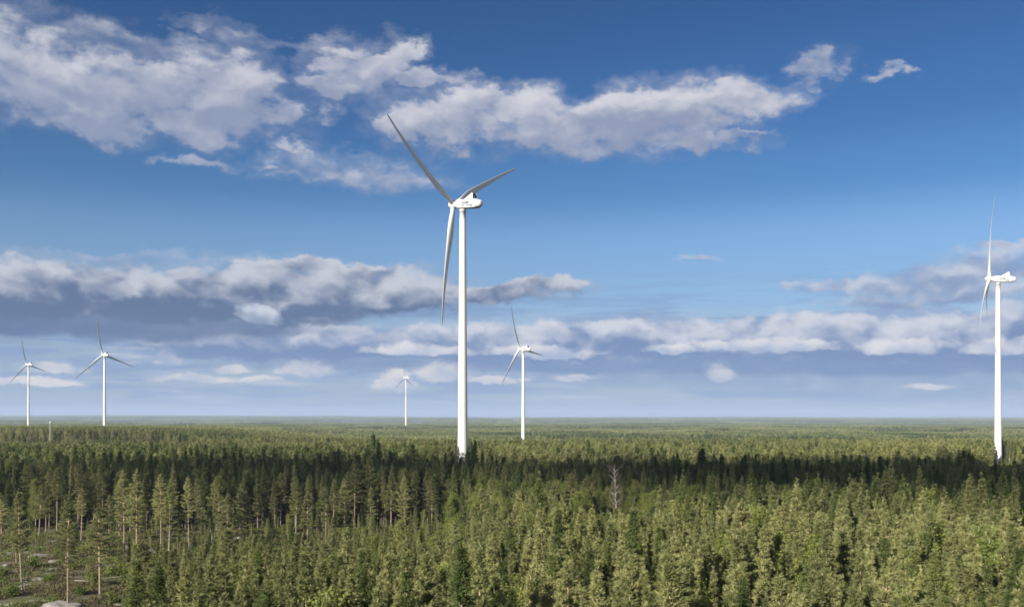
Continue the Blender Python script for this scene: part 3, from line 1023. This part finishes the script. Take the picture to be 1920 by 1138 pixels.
NAMES = {'pine': 'pine_tree', 'young': 'pine_tree', 'spruce': 'spruce_tree', 'birch': 'birch_tree'}
CATS = {'pine': 'pine tree', 'young': 'pine tree', 'spruce': 'spruce tree', 'birch': 'birch tree'}
taken = []                    # (x, y, radius) of what already stands
def plant(kind, i, x, y, h, label, group, rng, wide=1.0):
    tm, cm = PROTO[(kind, i % COUNT[kind])]
    s = h / UNIT_H[kind]
    root = link(NAMES[kind], None, loc=(x, y, float(ground_z(x, y)) - 0.1))
    root.rotation_euler = (rng.normal() * 0.015, rng.normal() * 0.015, rng.rand() * 6.28)
    w = s * wide * rng.uniform(0.92, 1.1)
    root.scale = (w, w, s)
    tag(root, label, CATS[kind], group)
    link('trunk', tm, root)
    link('crown', cm, root)
    return root

hr = RS(77)
G1 = 'tall pines on the rocky clearing'
# base x, base y, top y in the photo; which pine; width; label
HEROES = [
    (3, 1027, 925, 0, 1.0, 'pine with a grey bare trunk cut by the left edge of the photo'),
    (31, 1057, 943, 1, 0.75, 'thin pine close behind the tall orange trunked pine at the lower left'),
    (42, 1114, 921, 2, 0.95, 'tall orange trunked pine at the lower left with a ragged crown high up'),
    (73, 1006, 912, 3, 0.9, 'pale trunked pine before the dark wood, left one of a close pair'),
    (86, 994, 912, 4, 0.9, 'pale trunked pine before the dark wood, right one of a close pair'),
    (127, 1140, 928, 5, 0.9, 'pine with the nearest straight orange trunk, beside the pale boulder'),
    (122, 1065, 956, 6, 0.75, 'slender pine half hidden behind the nearest orange trunk beside the pale boulder'),
    (152, 1013, 918, 7, 0.9, 'leaning pine with a short crown at the dark wood edge left of the clearing'),
    (188, 1120, 950, 1, 1.15, 'umbrella crowned pine with a dark lower trunk in the middle of the clearing'),
    (205, 1019, 928, 2, 0.75, 'thin leaning pine just right of the umbrella crowned pine'),
    (224, 1006, 906, 3, 0.85, 'straight grey trunked pine left of a taller twin in the clearing'),
    (233, 1036, 884, 4, 0.9, 'straight brown trunked pine, the taller of twins in the clearing'),
    (256, 1063, 884, 0, 1.05, 'pine with broad layered boughs on a long bare light trunk'),
    (302, 1022, 890, 5, 0.95, 'spire topped pine standing close behind the broadest pine of the clearing'),
    (317, 1034, 901, -1, 1.25, 'broadest pine of the clearing with boughs almost to the ground'),
    (355, 1032, 896, 6, 0.85, 'pine with a long straight bare trunk right of the broadest pine'),
    (373, 1022, 931, 7, 0.85, 'short pine with a curved pale trunk between two taller pines'),
    (397, 1019, 899, 2, 0.85, 'dark crowned pine with a straight trunk behind the curved short pine'),
    (412, 1039, 912, 0, 0.95, 'pine with a pointed crown, left of a pair with orange lower trunks'),
    (425, 1069, 928, 1, 0.95, 'pine with a long orange lower trunk, right of the pointed crowned one'),
    (453, 1013, 904, 3, 0.9, 'pine with a sunlit crown above a bare trunk right of the orange pair'),
    (466, 1012, 935, -2, 1.0, 'low bushy pine leaning on the sunlit crown at the right end of the clearing pines'),
    (555, 1000, 899, 5, 0.8, 'bare pale trunked pine left beside a dense sunlit pine'),
    (577, 1012, 895, -3, 1.15, 'dense sunlit pine beside the bare pale trunk above the rocks'),
    (610, 1025, 912, 6, 1.0, 'pine with the brightest orange trunk in front of two other pines'),
    (626, 1008, 901, 7, 0.95, 'pine squeezed between the bright orange trunk and a darker pine'),
    (646, 1000, 899, 4, 0.95, 'darker pine with a flat top at the right of a group of three'),
    (695, 1003, 914, -4, 1.1, 'lone sunlit pyramid shaped pine before the dark spruce wood'),
    (733, 1005, 890, 0, 1.1, 'wide crowned pine with two pale stems beneath, left of the middle'),
    (748, 1000, 905, 2, 0.85, 'narrow pine behind the right side of the wide crowned pine'),
    (761, 1019, 893, 3, 0.9, 'dark crowned pine right of the wide crowned pine'),
    (780, 992, 931, 5, 0.7, 'thin bare stemmed pine in the gap before the dark spruces'),
    (810, 1006, 899, 6, 0.9, 'pine with a thin crown above bright green birches'),
    (853, 1000, 899, -5, 1.05, 'layered olive pine below and left of the tallest tower'),
    (877, 1002, 906, -6, 1.0, 'layered olive pine almost under the tallest tower'),
    (921, 1004, 918, -7, 1.05, 'round headed olive pine below and right of the tallest tower'),
    (987, 990, 906, 1, 0.95, 'pine with a bare orange stem below the mid distance turbine'),
    (1023, 986, 915, -8, 1.0, 'brownish pine right of the bare orange stem below the mid distance turbine'),
    (1250, 968, 899, 7, 0.85, 'bare stemmed pine at the dark wood right of the white dead birch'),
    (1262, 972, 930, 6, 0.7, 'small grey spired pine beside the bare stemmed pine at the dark wood'),
]
for (bx, by, ty, k, wd, lab) in HEROES:
    X, D = px_to_ground(bx, by)
    zg = float(ground_z(X, D))
    h = CAM_H - (ty - 783) * D / FPX - zg
    kind, k = ('pine', k) if k >= 0 else ('young', -k)
    plant(kind, k, X, D, h, lab, G1, hr, wd * 17 / max(h, 12))
    taken.append((X, D, 2.0))

# the dead white birch
BT, BC = broadleaf(4242, 15.0, 0.42, 1.8, 0, leaf=False)
D = 232.0
X = (1153 - 960) / FPX * D
zg = float(ground_z(X, D))
db = link('birch_tree', None, loc=(X, D, zg - 0.1))
sc = (CAM_H - (872 - 783) * D / FPX - zg) / 15.0
db.scale = (sc, sc, sc)
tag(db, 'leafless white birch standing out against the dark wood right of the middle', 'birch tree')
link('trunk', BT.mesh('trunk', [BIRCH_BARK], True), db)
link('crown', BC.mesh('crown', [DRY_TWIG]), db)
taken.append((X, D, 3.0))
BIRCH_XY = (X, D)

# ------------------------------------------------------------------ where the forest grows
def edge_left(D):                                   # left edge of the dense front stand, as X / D
    return -0.388 + 0.02 * np.sin(D * 0.13) + 0.00012 * (D - 100)

def candidates(cell, d0, d1, half, rng):
    xs = np.arange(-half * d1 - 20, half * d1 + 20, cell)
    ys = np.arange(d0, d1, cell)
    gx, gy = np.meshgrid(xs, ys)
    x = (gx + rng.uniform(-0.46, 0.46, gx.shape) * cell).ravel()
    y = (gy + rng.uniform(-0.46, 0.46, gy.shape) * cell).ravel()
    k = np.abs(x) < half * y + 12
    return x[k], y[k]

def forest_at(x, y, rng):
    """for points on the ground: does a tree stand there, which kind (0 pine, 1 young pine, 2 spruce, 3 birch), how tall"""
    n = len(x)
    D = y; a = x / y
    u = rng.rand(n)
    pat = fbm(x / 55 + 31, y / 55 + 12, 3)          # stands of spruce and of birch
    pat2 = fbm(x / 120 + 7, y / 120 + 40, 3)
    keep = np.ones(n, bool)
    h = np.full(n, 15.5) + rng.normal(size=n) * 1.5
    w = np.stack([np.full(n, 0.35), np.full(n, 0.35), 0.05 + 1.4 * ss(pat, 0.50, 0.72), 0.06 + 0.9 * ss(pat2, 0.52, 0.75)], 1)

    front = D < 168
    keep &= ~(front & (a < edge_left(D)))
    hf = 16.6 - 6.4 * ss(a, 0.05, -0.08) * ss(D, 78, 142) - 0.8 * ss(a, -0.1, -0.3)
    hf = hf + 1.2 * ss(a, 0.2, 0.4)
    h = np.where(front, hf + rng.normal(size=n) * 1.7, h)

    w = np.where(front[:, None], np.stack([np.full(n, 0.09), np.full(n, 0.65), 0.08 + 0.5 * ss(pat, 0.52, 0.68), 0.09 * ss(a, -0.30, -0.20)], 1), w)

    mid = (D >= 168) & (D < 262)
    opened = mid & (a < -0.05 + 0.02 * np.sin(D * 0.2))
    pk = 0.05 + 0.45 * ss(a, -0.44, -0.28)
    keep &= ~(opened & (u > pk))
    h = np.where(opened, rng.uniform(2.5, 7.5, n) * (0.7 + 0.4 * ss(a, -0.35, -0.1)), h)
    w = np.where(opened[:, None], np.array([[0.02, 0.60, 0.22, 0.16]]), w)
    bright = mid & ~opened & (a < 0.2)
    w = np.where(bright[:, None], np.array([[0.18, 0.26, 0.16, 0.40]]), w)
    h = np.where(bright, 13.2 + rng.normal(size=n) * 1.7 - 1.6 * ss(D, 215, 170), h)
    dk = mid & ~opened & (a >= 0.2)
    w = np.where(dk[:, None], np.array([[0.25, 0.30, 0.40, 0.05]]), w)
    h = np.where(dk, 15.6 + rng.normal(size=n) * 1.3, h)

    back = (D >= 262) & (D < 430)
    w = np.where((back & (a < -0.02))[:, None], np.array([[0.20, 0.22, 0.50, 0.08]]), w)
    h = np.where(back & (a < -0.02), 16.0 + rng.normal(size=n) * 1.6, h)
    far = D >= 400
    h = np.where(far, h * (0.88 + 0.3 * fbm(x / 90, y / 90, 2)), h)
    # far off: older and younger stands side by side, felled patches between them
    off = D > 950
    age = fbm(x / 170 + 61, y / 330 + 13, 3)
    h = np.where(off, h * (0.62 + 0.75 * ss(age, 0.34, 0.62)), h)
    keep &= ~(off & (fbm(x / 130 + 5, y / 260 + 77, 3) > 0.655))
    dark = off & (fbm(x / 240 + 90, y / 420 + 20, 3) > 0.58)
    w = np.where(dark[:, None], np.array([[0.15, 0.12, 0.70, 0.03]]), w)
    # the felled ground in front of the tall stand far left
    cut = (D > 645) & (D < 752) & (a < -0.34 + 0.02 * np.sin(D * 0.05))
    keep &= ~cut
    edge = (D >= 752) & (D < 790) & (a < -0.34)
    w = np.where(edge[:, None], np.array([[0.9, 0.02, 0.06, 0.02]]), w)
    h = np.where(edge, h + 1.5, h)
    h = np.where((D > 540) & (D <= 645) & (a < -0.33), h * 0.82, h)
    b_ = (np.abs(x - BIRCH_XY[0] * y / BIRCH_XY[1]) < 7) & (y < BIRCH_XY[1]) & (y > 125)
    h = np.where(b_, np.minimum(h, (CAM_H - 176 * y / FPX) - ground_z(x, y) - rng.uniform(0, 2.5, n)), h)
    # young growth on the ground cleared before two of the turbines
    for (tx, ty, _z), zlow, reach in ((FOOT[0], 4.5, 190), (FOOT[1], -5.0, 500), (FOOT[2], -4.0, 420), (FOOT[4], 15.0, 500)):
        side = np.abs(x - tx * y / ty - 2.0) < 8 + 3 * np.sin(y * 0.07)
        lim = CAM_H + (zlow - CAM_H) * y / ty - ground_z(x, y)
        h = np.where(side & (y < ty) & (y > ty - reach), np.minimum(h, np.maximum(lim * rng.uniform(0.8, 1.03, n), 1.6)), h)
    # nothing grows through a turbine or another tree
    for tx, ty, _z in FOOT:
        keep &= np.hypot(x - tx, y - ty) > 7
        # the pad in front of the tower
    for bx_, by_, r_ in taken:
        near = np.abs(y - by_) < r_
        if near.any():
            keep &= np.hypot(x - bx_, y - by_) > r_
    w = w / w.sum(1, keepdims=True)
    kind = (rng.rand(n)[:, None] > np.cumsum(w, 1)).sum(1).clip(0, 3)
    h = np.where(kind == 2, h + rng.normal(size=n) * np.where(front, 0.9, 1.7) + 0.3, h)
    h = np.where(kind == 3, h * 0.95, h)
    h = np.where(far, np.minimum(h, 18.5), h)
    return keep, kind, np.maximum(h, 1.6)

KIND = ['pine', 'young', 'spruce', 'birch']
rng = RS(2024)
xs, ys = candidates(1.98, 56, 172, 0.60, rng)
k1, kd1, h1 = forest_at(xs, ys, rng)
A = np.stack([xs, ys, kd1, h1], 1)[k1]
xs, ys = candidates(2.9, 172, 420, 0.60, rng)
k1, kd1, h1 = forest_at(xs, ys, rng)
Bq = np.stack([xs, ys, kd1, h1], 1)[k1]
near = np.concatenate([A, Bq])

# the trees that show largest are things of their own; the rest belong to the forest
zt = ground_z(near[:, 0], near[:, 1]) + near[:, 3]
pxx = 960 + FPX * near[:, 0] / near[:, 1]
pyt = 783 + FPX * (CAM_H - zt) / near[:, 1]
inview = (pxx > -25) & (pxx < 1945) & (pyt < 1120)
size = np.where(inview, near[:, 3] / near[:, 1], 0)
alone = np.zeros(len(near), bool)
for kinds, most in (((0, 1), 240), ((2,), 60), ((3,), 60)):
    m = np.isin(near[:, 2], kinds)
    idx = np.where(m)[0]
    idx = idx[np.argsort(-size[idx])][:most]
    alone[idx[size[idx] > 0]] = True

def region(px, py):
    """the nearest thing one can point at, for the labels"""
    row = 'bottom edge' if py > 1035 else ('second row' if py > 985 else 'back of the stand')
    for lim, col_ in ((420, 'beside the clearing'), (660, 'left of the smallest turbine'), (830, 'below the smallest turbine'), (930, 'below the tallest turbine'),
                      (1060, 'right of the tallest turbine'), (1250, 'below the dead birch'), (1480, 'right of the dead birch'), (1720, 'left of the edge turbine')):
        if px < lim: return row, col_
    return row, 'below the edge turbine'
ORD = ('leftmost second third fourth fifth sixth seventh eighth ninth tenth eleventh twelfth thirteenth fourteenth fifteenth sixteenth seventeenth eighteenth '
       'nineteenth twentieth').split()
def nth(n):
    return ORD[n] if n < 20 else ('twenty-first twenty-second twenty-third twenty-fourth twenty-fifth twenty-sixth twenty-seventh twenty-eighth twenty-ninth thirtieth'.split() + ['%dth' % (k + 1) for k in range(30, 90)])[n - 20]
LOOK = {0: 'bare stemmed pine', 1: 'bushy pine', 2: 'pointed spruce', 3: 'leafy birch'}
tr = RS(5)
seen = {}
chosen = near[alone]
chosen = chosen[np.argsort(chosen[:, 0] / chosen[:, 1])]
for x, y, kd, h in chosen:
    kd = int(kd); kind = KIND[kd]
    zt_ = float(ground_z(x, y)) + h
    px_, py_ = 960 + FPX * x / y, 783 + FPX * (CAM_H - zt_) / y
    row, where = region(px_, py_)
    n_ = seen[(kd, row, where)] = seen.get((kd, row, where), -1) + 1
    lab = f'{LOOK[kd]}, {row}, {where}'
    lab = f'leftmost {lab}' if n_ == 0 else f'{nth(n_)} {LOOK[kd]} from the left, {row}, {where}'
    plant(kind, tr.randint(0, 99), x, y, h, lab, f'{LOOK[kd]} trees, {row}, {where}', tr, {0: 1.0, 1: 1.0, 2: 1.0, 3: 1.1}[kd])

# ------------------------------------------------------------------ the forest beyond
P, I, Rr, S = [], [], [], []
def add_forest(arr, lod, rng, wide=1.0):
    n = len(arr)
    z = ground_z(arr[:, 0], arr[:, 1]) - 0.15
    P.append(np.stack([arr[:, 0], arr[:, 1], z], 1))
    ids = np.zeros(n, int); uh = np.zeros(n)
    for kd, kind in enumerate(KIND):
        m = arr[:, 2] == kd
        cnt = COUNT[kind] if lod == 0 else (6 if lod == 1 else 4)
        table = np.array([BANK[(lod, kind, i)] for i in range(cnt)])
        ids[m] = table[rng.randint(0, cnt, m.sum())]
        uh[m] = UNIT_H[kind]
    I.append(ids)
    Rr.append(np.stack([rng.normal(size=n) * 0.015, rng.normal(size=n) * 0.015, rng.rand(n) * 6.28], 1))
    s = arr[:, 3] / uh
    w = s * rng.uniform(0.88, 1.15, n) * wide
    S.append(np.stack([w, w, s], 1))

rest = near[~alone]
fr = RS(31)
add_forest(rest[rest[:, 1] < 300], 0, fr)
add_forest(rest[rest[:, 1] >= 300], 1, fr, 1.05)
xs, ys = candidates(3.4, 420, 1000, 0.60, fr)
k1, kd1, h1 = forest_at(xs, ys, fr)
add_forest(np.stack([xs, ys, kd1, h1], 1)[k1], 1, fr, 1.0)
xs, ys = candidates(5.2, 1000, 3600, 0.59, fr)
k1, kd1, h1 = forest_at(xs, ys, fr)
add_forest(np.stack([xs, ys, kd1, h1], 1)[k1], 2, fr, 1.15)
xs, ys = candidates(TILE * 0.97, 3680, 24000, 0.60, fr)
k1 = fbm(xs / 1500 + 3, ys / 2400 + 9, 3) < 0.66          # bogs and fields lie open
xs, ys = xs[k1], ys[k1]
n = len(xs)
P.append(np.stack([xs, ys, ground_z(xs, ys) - 1.0], 1))
I.append(np.array([BANK[('tile', i)] for i in range(3)])[fr.randint(0, 3, n)])
Rr.append(np.stack([np.zeros(n), np.zeros(n), fr.randint(0, 4, n) * 1.5708], 1))
S.append(np.stack([np.ones(n), np.ones(n), fr.uniform(0.85, 1.15, n)], 1))
forest = scatter('forest', np.concatenate(P), np.concatenate(I), np.concatenate(Rr), np.concatenate(S), bank)
tag(forest, 'mixed pine, spruce and birch forest reaching to the horizon', 'forest', kind='stuff')
print('forest instances', sum(len(p) for p in P), 'alone', int(alone.sum()))

# ================================================================== the clearing: undergrowth, shrubs, rocks
def tuft_mesh(seed, n, spread, hgt, ln, wd, mat):
    rng = RS(seed)
    B = Build()
    a = rng.rand(n) * 6.28
    r = spread * np.sqrt(rng.rand(n))
    pos = np.stack([r * np.cos(a), r * np.sin(a), hgt * rng.rand(n) * (1 - 0.6 * (r / spread) ** 2)], 1)
    B.blades(pos, rng.normal(size=(n, 3)) * 0.6 + np.array([0, 0, 0.7]), ln * rng.uniform(0.6, 1.3, n), wd * rng.uniform(0.7, 1.3, n), rng, 0)
    return B.mesh('undergrowth_clump', [mat])
under = bpy.data.collections.new('undergrowth_clumps')
for i in range(6):
    o = bpy.data.objects.new('undergrowth_clump_%03d' % i, tuft_mesh(300 + i, 60, 0.9, 0.45, 0.32, 0.14, [HEATHER, HEATHER, HEATHER, HEATHER, SHRUB_LEAF, SHRUB_LEAF][i]))
    under.objects.link(o)
ur = RS(12)
xs, ys = candidates(1.25, 150, 275, 0.60, ur)
a_ = xs / ys
dens = fbm(xs / 7 + 3, ys / 7, 3)
k = (a_ < 0.0) & (dens > 0.36) & (ur.rand(len(xs)) < 0.85)
xs, ys, dens = xs[k], ys[k], dens[k]
n = len(xs)
pick = np.where(fbm(xs / 11 + 50, ys / 11, 3) > 0.55, ur.randint(2, 6, n), ur.randint(0, 4, n))
sc_ = ur.uniform(0.6, 1.5, n)
ug = scatter('undergrowth', np.stack([xs, ys, ground_z(xs, ys) - 0.05], 1), pick,
             np.stack([np.zeros(n), np.zeros(n), ur.rand(n) * 6.28], 1), np.stack([sc_, sc_, sc_ * ur.uniform(0.7, 1.4, n)], 1), under)
tag(ug, 'brown heather and green bilberry covering the ground of the clearing', 'undergrowth', kind='stuff')

def shrub_parts(seed):
    rng = RS(seed)
    C = Build(); T = Build()
    pos = []
    for i in range(9):
        a = rng.rand() * 6.28; e = rng.uniform(0.7, 1.45); L = rng.uniform(0.8, 1.7)
        d = np.array([math.cos(a) * math.cos(e), math.sin(a) * math.cos(e), math.sin(e)])
        T.tube([(0, 0, 0), d * L * 0.6, d * L], [0.025, 0.015, 0.006], 3, 0)
        m = 60
        s = rng.uniform(0.25, 1.1, m)
        pos.append(d * (L * s)[:, None] + rng.normal(size=(m, 3)) * 0.2)
    p = np.concatenate(pos)
    p[:, 2] = np.abs(p[:, 2])
    C.blades(p, rng.normal(size=p.shape) + np.array([0, 0, 0.5]), 0.24 * rng.uniform(0.7, 1.3, len(p)), 0.15, rng, 0)
    return T.mesh('stems', [SPRUCE_BARK], True), C.mesh('foliage', [SHRUB_LEAF])
SHRUBS = [shrub_parts(600 + i) for i in range(5)]
sr = RS(9)
shrub_px = [(20, 1118, 2.6, 'light green shrub at the bottom left corner of the clearing'), (58, 1065, 2.6, 'dark green shrub right of the tall orange trunked pine'),
            (88, 1090, 1.5, 'low olive shrub in the heather left of the nearest orange trunk'), (150, 1115, 1.8, 'yellow green shrub between the nearest orange trunk and the umbrella crowned pine'),
            (176, 1095, 2.6, 'upright green shrub left beside the umbrella crowned pine'), (213, 1080, 3.2, 'brightest green round shrub right of the umbrella crowned pine'),
            (236, 1085, 2.6, 'dark side shrub touching the brightest round shrub'), (160, 1035, 2.2, 'small green shrub below the leaning pine at the dark wood edge'),
            (212, 1130, 2.0, 'yellow green shrub on the bottom edge right of the pale boulder'), (262, 1105, 2.2, 'olive shrub before the broad layered pine at the bottom'),
            (96, 1128, 1.3, 'low shrub just left of the pale boulder'), (140, 1066, 1.6, 'small shrub behind the nearest orange trunk'),
            (300, 1062, 2.4, 'shrub at the foot of the broadest pine'), (345, 1068, 2.6, 'olive shrub under the long straight bare trunk'),
            (395, 1045, 3.0, 'yellow green bush between the dark crowned and the pointed crowned pines'), (515, 1012, 3.0, 'pale green bush on the rocks left of the bare pale trunk'),
            (660, 1010, 2.4, 'green bush left of the lone pyramid shaped pine'), (8, 1080, 2.0, 'shrub at the left edge of the photo below the cut pine'),
            (110, 1040, 1.7, 'shrub before the grey rock slab at the left'), (280, 1130, 2.4, 'shrub on the bottom edge beside the dense front stand')]
for i, (bx, by, hh, lab) in enumerate(shrub_px):
    X, D = px_to_ground(bx, by)
    st, fo = SHRUBS[i % 5]
    r = link('shrub', None, loc=(X, D, float(ground_z(X, D)) - 0.05))
    s = hh / 1.7
    r.scale = (s * 1.15, s * 1.15, s)
    r.rotation_euler = (0, 0, sr.rand() * 6.28)
    tag(r, lab, 'shrub', 'shrubs on the clearing')
    link('stems', st, r); link('foliage', fo, r)

def rock_material():
    m, N, p, out = material('grey_granite', 0.9)
    tc = N.new('ShaderNodeTexCoord')
    n = N.noise(tc.outputs['Object'], 1.3, 6.0, 0.65, dim='3D').outputs[0]
    v = N.voro(tc.outputs['Object'], 2.4, 2.0, 0.6, dim='3D', feature='F1').outputs['Distance']
    c = N.mix(N.sstep(n, 0.35, 0.65), (0.11, 0.10, 0.092, 1), (0.25, 0.235, 0.22, 1))
    c = N.mix(N.sstep(n, 0.60, 0.72, 0, 0.6), c, (0.30, 0.31, 0.22, 1))
    c = N.mix(N.sstep(v, 0.5, 0.85, 0, 0.6), c, (0.12, 0.115, 0.11, 1))
    N.t.links.new(c, p.inputs['Base Color'])
    return m
GRANITE = rock_material()
def rock_mesh(seed, sx, sy, sz):
    bm = bmesh.new()
    bmesh.ops.create_icosphere(bm, subdivisions=4, radius=1.0)
    off = Vector((seed * 3.1, seed * 1.7, seed * 0.9))
    for v in bm.verts:
        d = v.co.normalized()
        k = 1 + 0.35 * mnoise.noise(d * 1.3 + off) + 0.16 * mnoise.noise(d * 3.1 + off) + 0.06 * mnoise.noise(d * 8 + off)
        c = d * k
        c.z = math.copysign(abs(c.z) ** 0.8, c.z)
        v.co = Vector((c.x * sx, c.y * sy, c.z * sz))
    me = bpy.data.meshes.new('rock')
    bm.to_mesh(me); bm.free()
    me.materials.append(GRANITE)
    for p in me.polygons: p.use_smooth = True
    return me
rocks = [(112, 1140, 3.9, 2.5, 1.5, 'pale rounded boulder cut by the bottom edge beside the nearest orange trunk'),
         (80, 1042, 4.6, 4.0, 0.8, 'broad grey rock slab left of the slender pine in the clearing'), (105, 1052, 2.2, 2.0, 0.7, 'smaller grey slab right of the broad rock slab'),
         (12, 1060, 1.2, 0.9, 0.7, 'grey stone near the left edge of the clearing'), (98, 1068, 2.6, 2.0, 0.75, 'low dark rock hump behind the nearest orange trunk'),
         (70, 1085, 2.4, 2.0, 0.6, 'mossy low rock right of the tall orange trunked pine'), (50, 1090, 0.5, 0.4, 0.35, 'little pale stone in the heather beside the tall orange trunked pine'),
         (165, 1134, 1.5, 1.2, 0.5, 'flat stone at the bottom edge right of the pale boulder'), (230, 1120, 2.4, 1.5, 0.6, 'flat grey slab in front of the brightest round shrub'),
         (240, 1028, 1.4, 1.0, 0.7, 'light stone at the foot of the twin pines'), (550, 1002, 3.4, 2.2, 1.0, 'pale rock showing beside the bare pale trunk'),
         (535, 1006, 2.2, 1.6, 0.8, 'lesser pale rock left of the rock at the bare pale trunk'), (700, 1012, 1.6, 1.0, 0.8, 'light stone below the lone pyramid shaped pine'),
         (445, 1010, 1.8, 1.2, 0.9, 'light stone at the foot of the sunlit crowned pine')]
for i, (bx, by, sx, sy, sz, lab) in enumerate(rocks):
    X, D = px_to_ground(bx, by)
    r = link('rock', rock_mesh(i + 1, sx * (1.0 if i == 0 else 0.66), sy * 0.7, sz * 1.05), None, (X, D, float(ground_z(X, D)) - (0.3 if i == 0 else 0.5) * sz))
    tag(r, lab, 'rock', 'rocks on the clearing')

def log_mesh(L, r, seed):
    rng = RS(seed)
    B = Build()
    t = np.linspace(0, 1, 7)
    B.tube(np.stack([t * L, 0.15 * np.sin(t * 4), 0.18 + 0.1 * np.sin(t * 3)], 1), r * (1 - 0.6 * t), 7, 0, True)
    for i in range(7):
        q = rng.uniform(0.3, 0.95)
        B.tube([(q * L, 0, 0.2), (q * L + 0.5, rng.normal() * 0.5, 0.2 + rng.rand() * 0.7)], [0.03, 0.008], 3, 0)
    return B.mesh('fallen_log', [SPRUCE_BARK], True)
for i, (bx, by, L, rz, lab) in enumerate([(140, 1090, 6.5, -0.5, 'grey fallen trunk in the heather right of the nearest orange trunk'),
                                          (245, 1116, 8.0, 0.15, 'pale fallen trunk lying across the slab at the bottom'),
                                          (95, 1056, 5.0, 0.5, 'short fallen trunk below the broad rock slab')]):
    X, D = px_to_ground(bx, by)
    lg = link('fallen_log', log_mesh(L, 0.16, i), None, (X, D, float(ground_z(X, D)) + 0.05))
    lg.rotation_euler = (0, 0, rz)
    tag(lg, lab, 'fallen log', 'fallen logs on the clearing')

# grey mast with a white cap far left
mx_, my_ = (93 - 960) / FPX * 700.0, 700.0
mz = float(ground_z(mx_, my_))
top = CAM_H - (789.5 - 783) * 700 / FPX
mast = link('mast', None, loc=(mx_, my_, mz - 0.2))
mast.rotation_euler = (0, rad(1.4), 0)
tag(mast, 'grey post with a rounded white cap rising from the trees at the far left', 'mast')
MB = Build()
hm = top - mz
MB.tube([(0, 0, 0), (0, 0, 0.6), (0, 0, 0.62), (0, 0, hm - 1.2)], [0.6, 0.6, 0.46, 0.42], 16, 0, True)
link('pole', MB.mesh('pole', [plain('concrete_grey', (0.15, 0.15, 0.145), 0.85)], True), mast)
CB = Build()
CB.tube([(0, 0, hm - 1.2), (0, 0, hm - 1.15), (0, 0, hm - 0.4), (0, 0, hm - 0.1), (0, 0, hm)], [0.4, 0.62, 0.62, 0.4, 0.05], 16, 0, True)
link('cap', CB.mesh('cap', [WHITE], True), mast)

# ================================================================== clouds overhead whose shade lies on the forest
def cloud_material():
    m, N, p, out = material('cloud_white', 1.0)
    tc = N.new('ShaderNodeTexCoord')
    n = N.noise(tc.outputs['Object'], 0.02, 3.0, 0.6, dim='3D').outputs[0]
    N.t.links.new(N.mix(n, (0.74, 0.76, 0.80, 1), (0.90, 0.90, 0.90, 1)), p.inputs['Base Color'])
    return m
CLOUD = cloud_material()
def cloud(lobes, base, label, seed):
    """lobes: centre and radii of the shade on the ground; the cloud floats where the sun throws its shade there"""
    off = Vector((sun_dir.x, sun_dir.y)) / sun_dir.z * (base - 12.0)
    bm = bmesh.new()
    for i, (cx_, cy_, rx, ry) in enumerate(lobes):
        t = bmesh.ops.create_icosphere(bm, subdivisions=5, radius=1.0)
        for v in t['verts']:
            d = v.co.copy()
            k = 1 + 0.26 * mnoise.noise(d * 1.7 + Vector((i * 5.0 + seed, 0, 0))) + 0.17 * mnoise.noise(d * 4.5 + Vector((0, i * 3.0, seed))) + 0.1 * mnoise.noise(d * 10.0)
            c = d * k
            v.co = Vector((cx_ + c.x * rx, cy_ + c.y * ry, (c.z * 8 if c.z > 0 else c.z * 3)))
    me = bpy.data.meshes.new('cloud')
    bm.to_mesh(me); bm.free()
    me.materials.append(CLOUD)
    for p in me.polygons: p.use_smooth = True
    o = link('cloud', me, None, (off.x, off.y, base))
    tag(o, label, 'cloud', kind='structure')
    return o
cloud([(192, 250, 142, 100), (312, 262, 112, 112), (92, 292, 66, 58), (10, 304, 56, 30), (-76, 302, 70, 34)], 1500.0, 'long white cloud behind the viewer shading a belt of the forest', 2)

# ================================================================== haze
hz = box_mesh('haze', (-26500, -26500, float(gz.min()) - 1.0), (26500, 26500, max(245.0, float(gz.max()) + 25)), None, 0)
hm_ = bpy.data.materials.new('pale_haze')
hm_.use_nodes = True
nt = hm_.node_tree
nt.nodes.clear()
ho = nt.nodes.new('ShaderNodeOutputMaterial')
pv = nt.nodes.new('ShaderNodeVolumePrincipled')
pv.inputs['Color'].default_value = (0.42, 0.54, 0.77, 1)
pv.inputs['Density'].default_value = 6.5e-5
pv.inputs['Anisotropy'].default_value = 0.0
nt.links.new(pv.outputs[0], ho.inputs['Volume'])
hz.materials.clear()
hz.materials.append(hm_)
haze = link('haze', hz)
tag(haze, 'pale blue summer haze over the far forest', 'haze', kind='stuff')
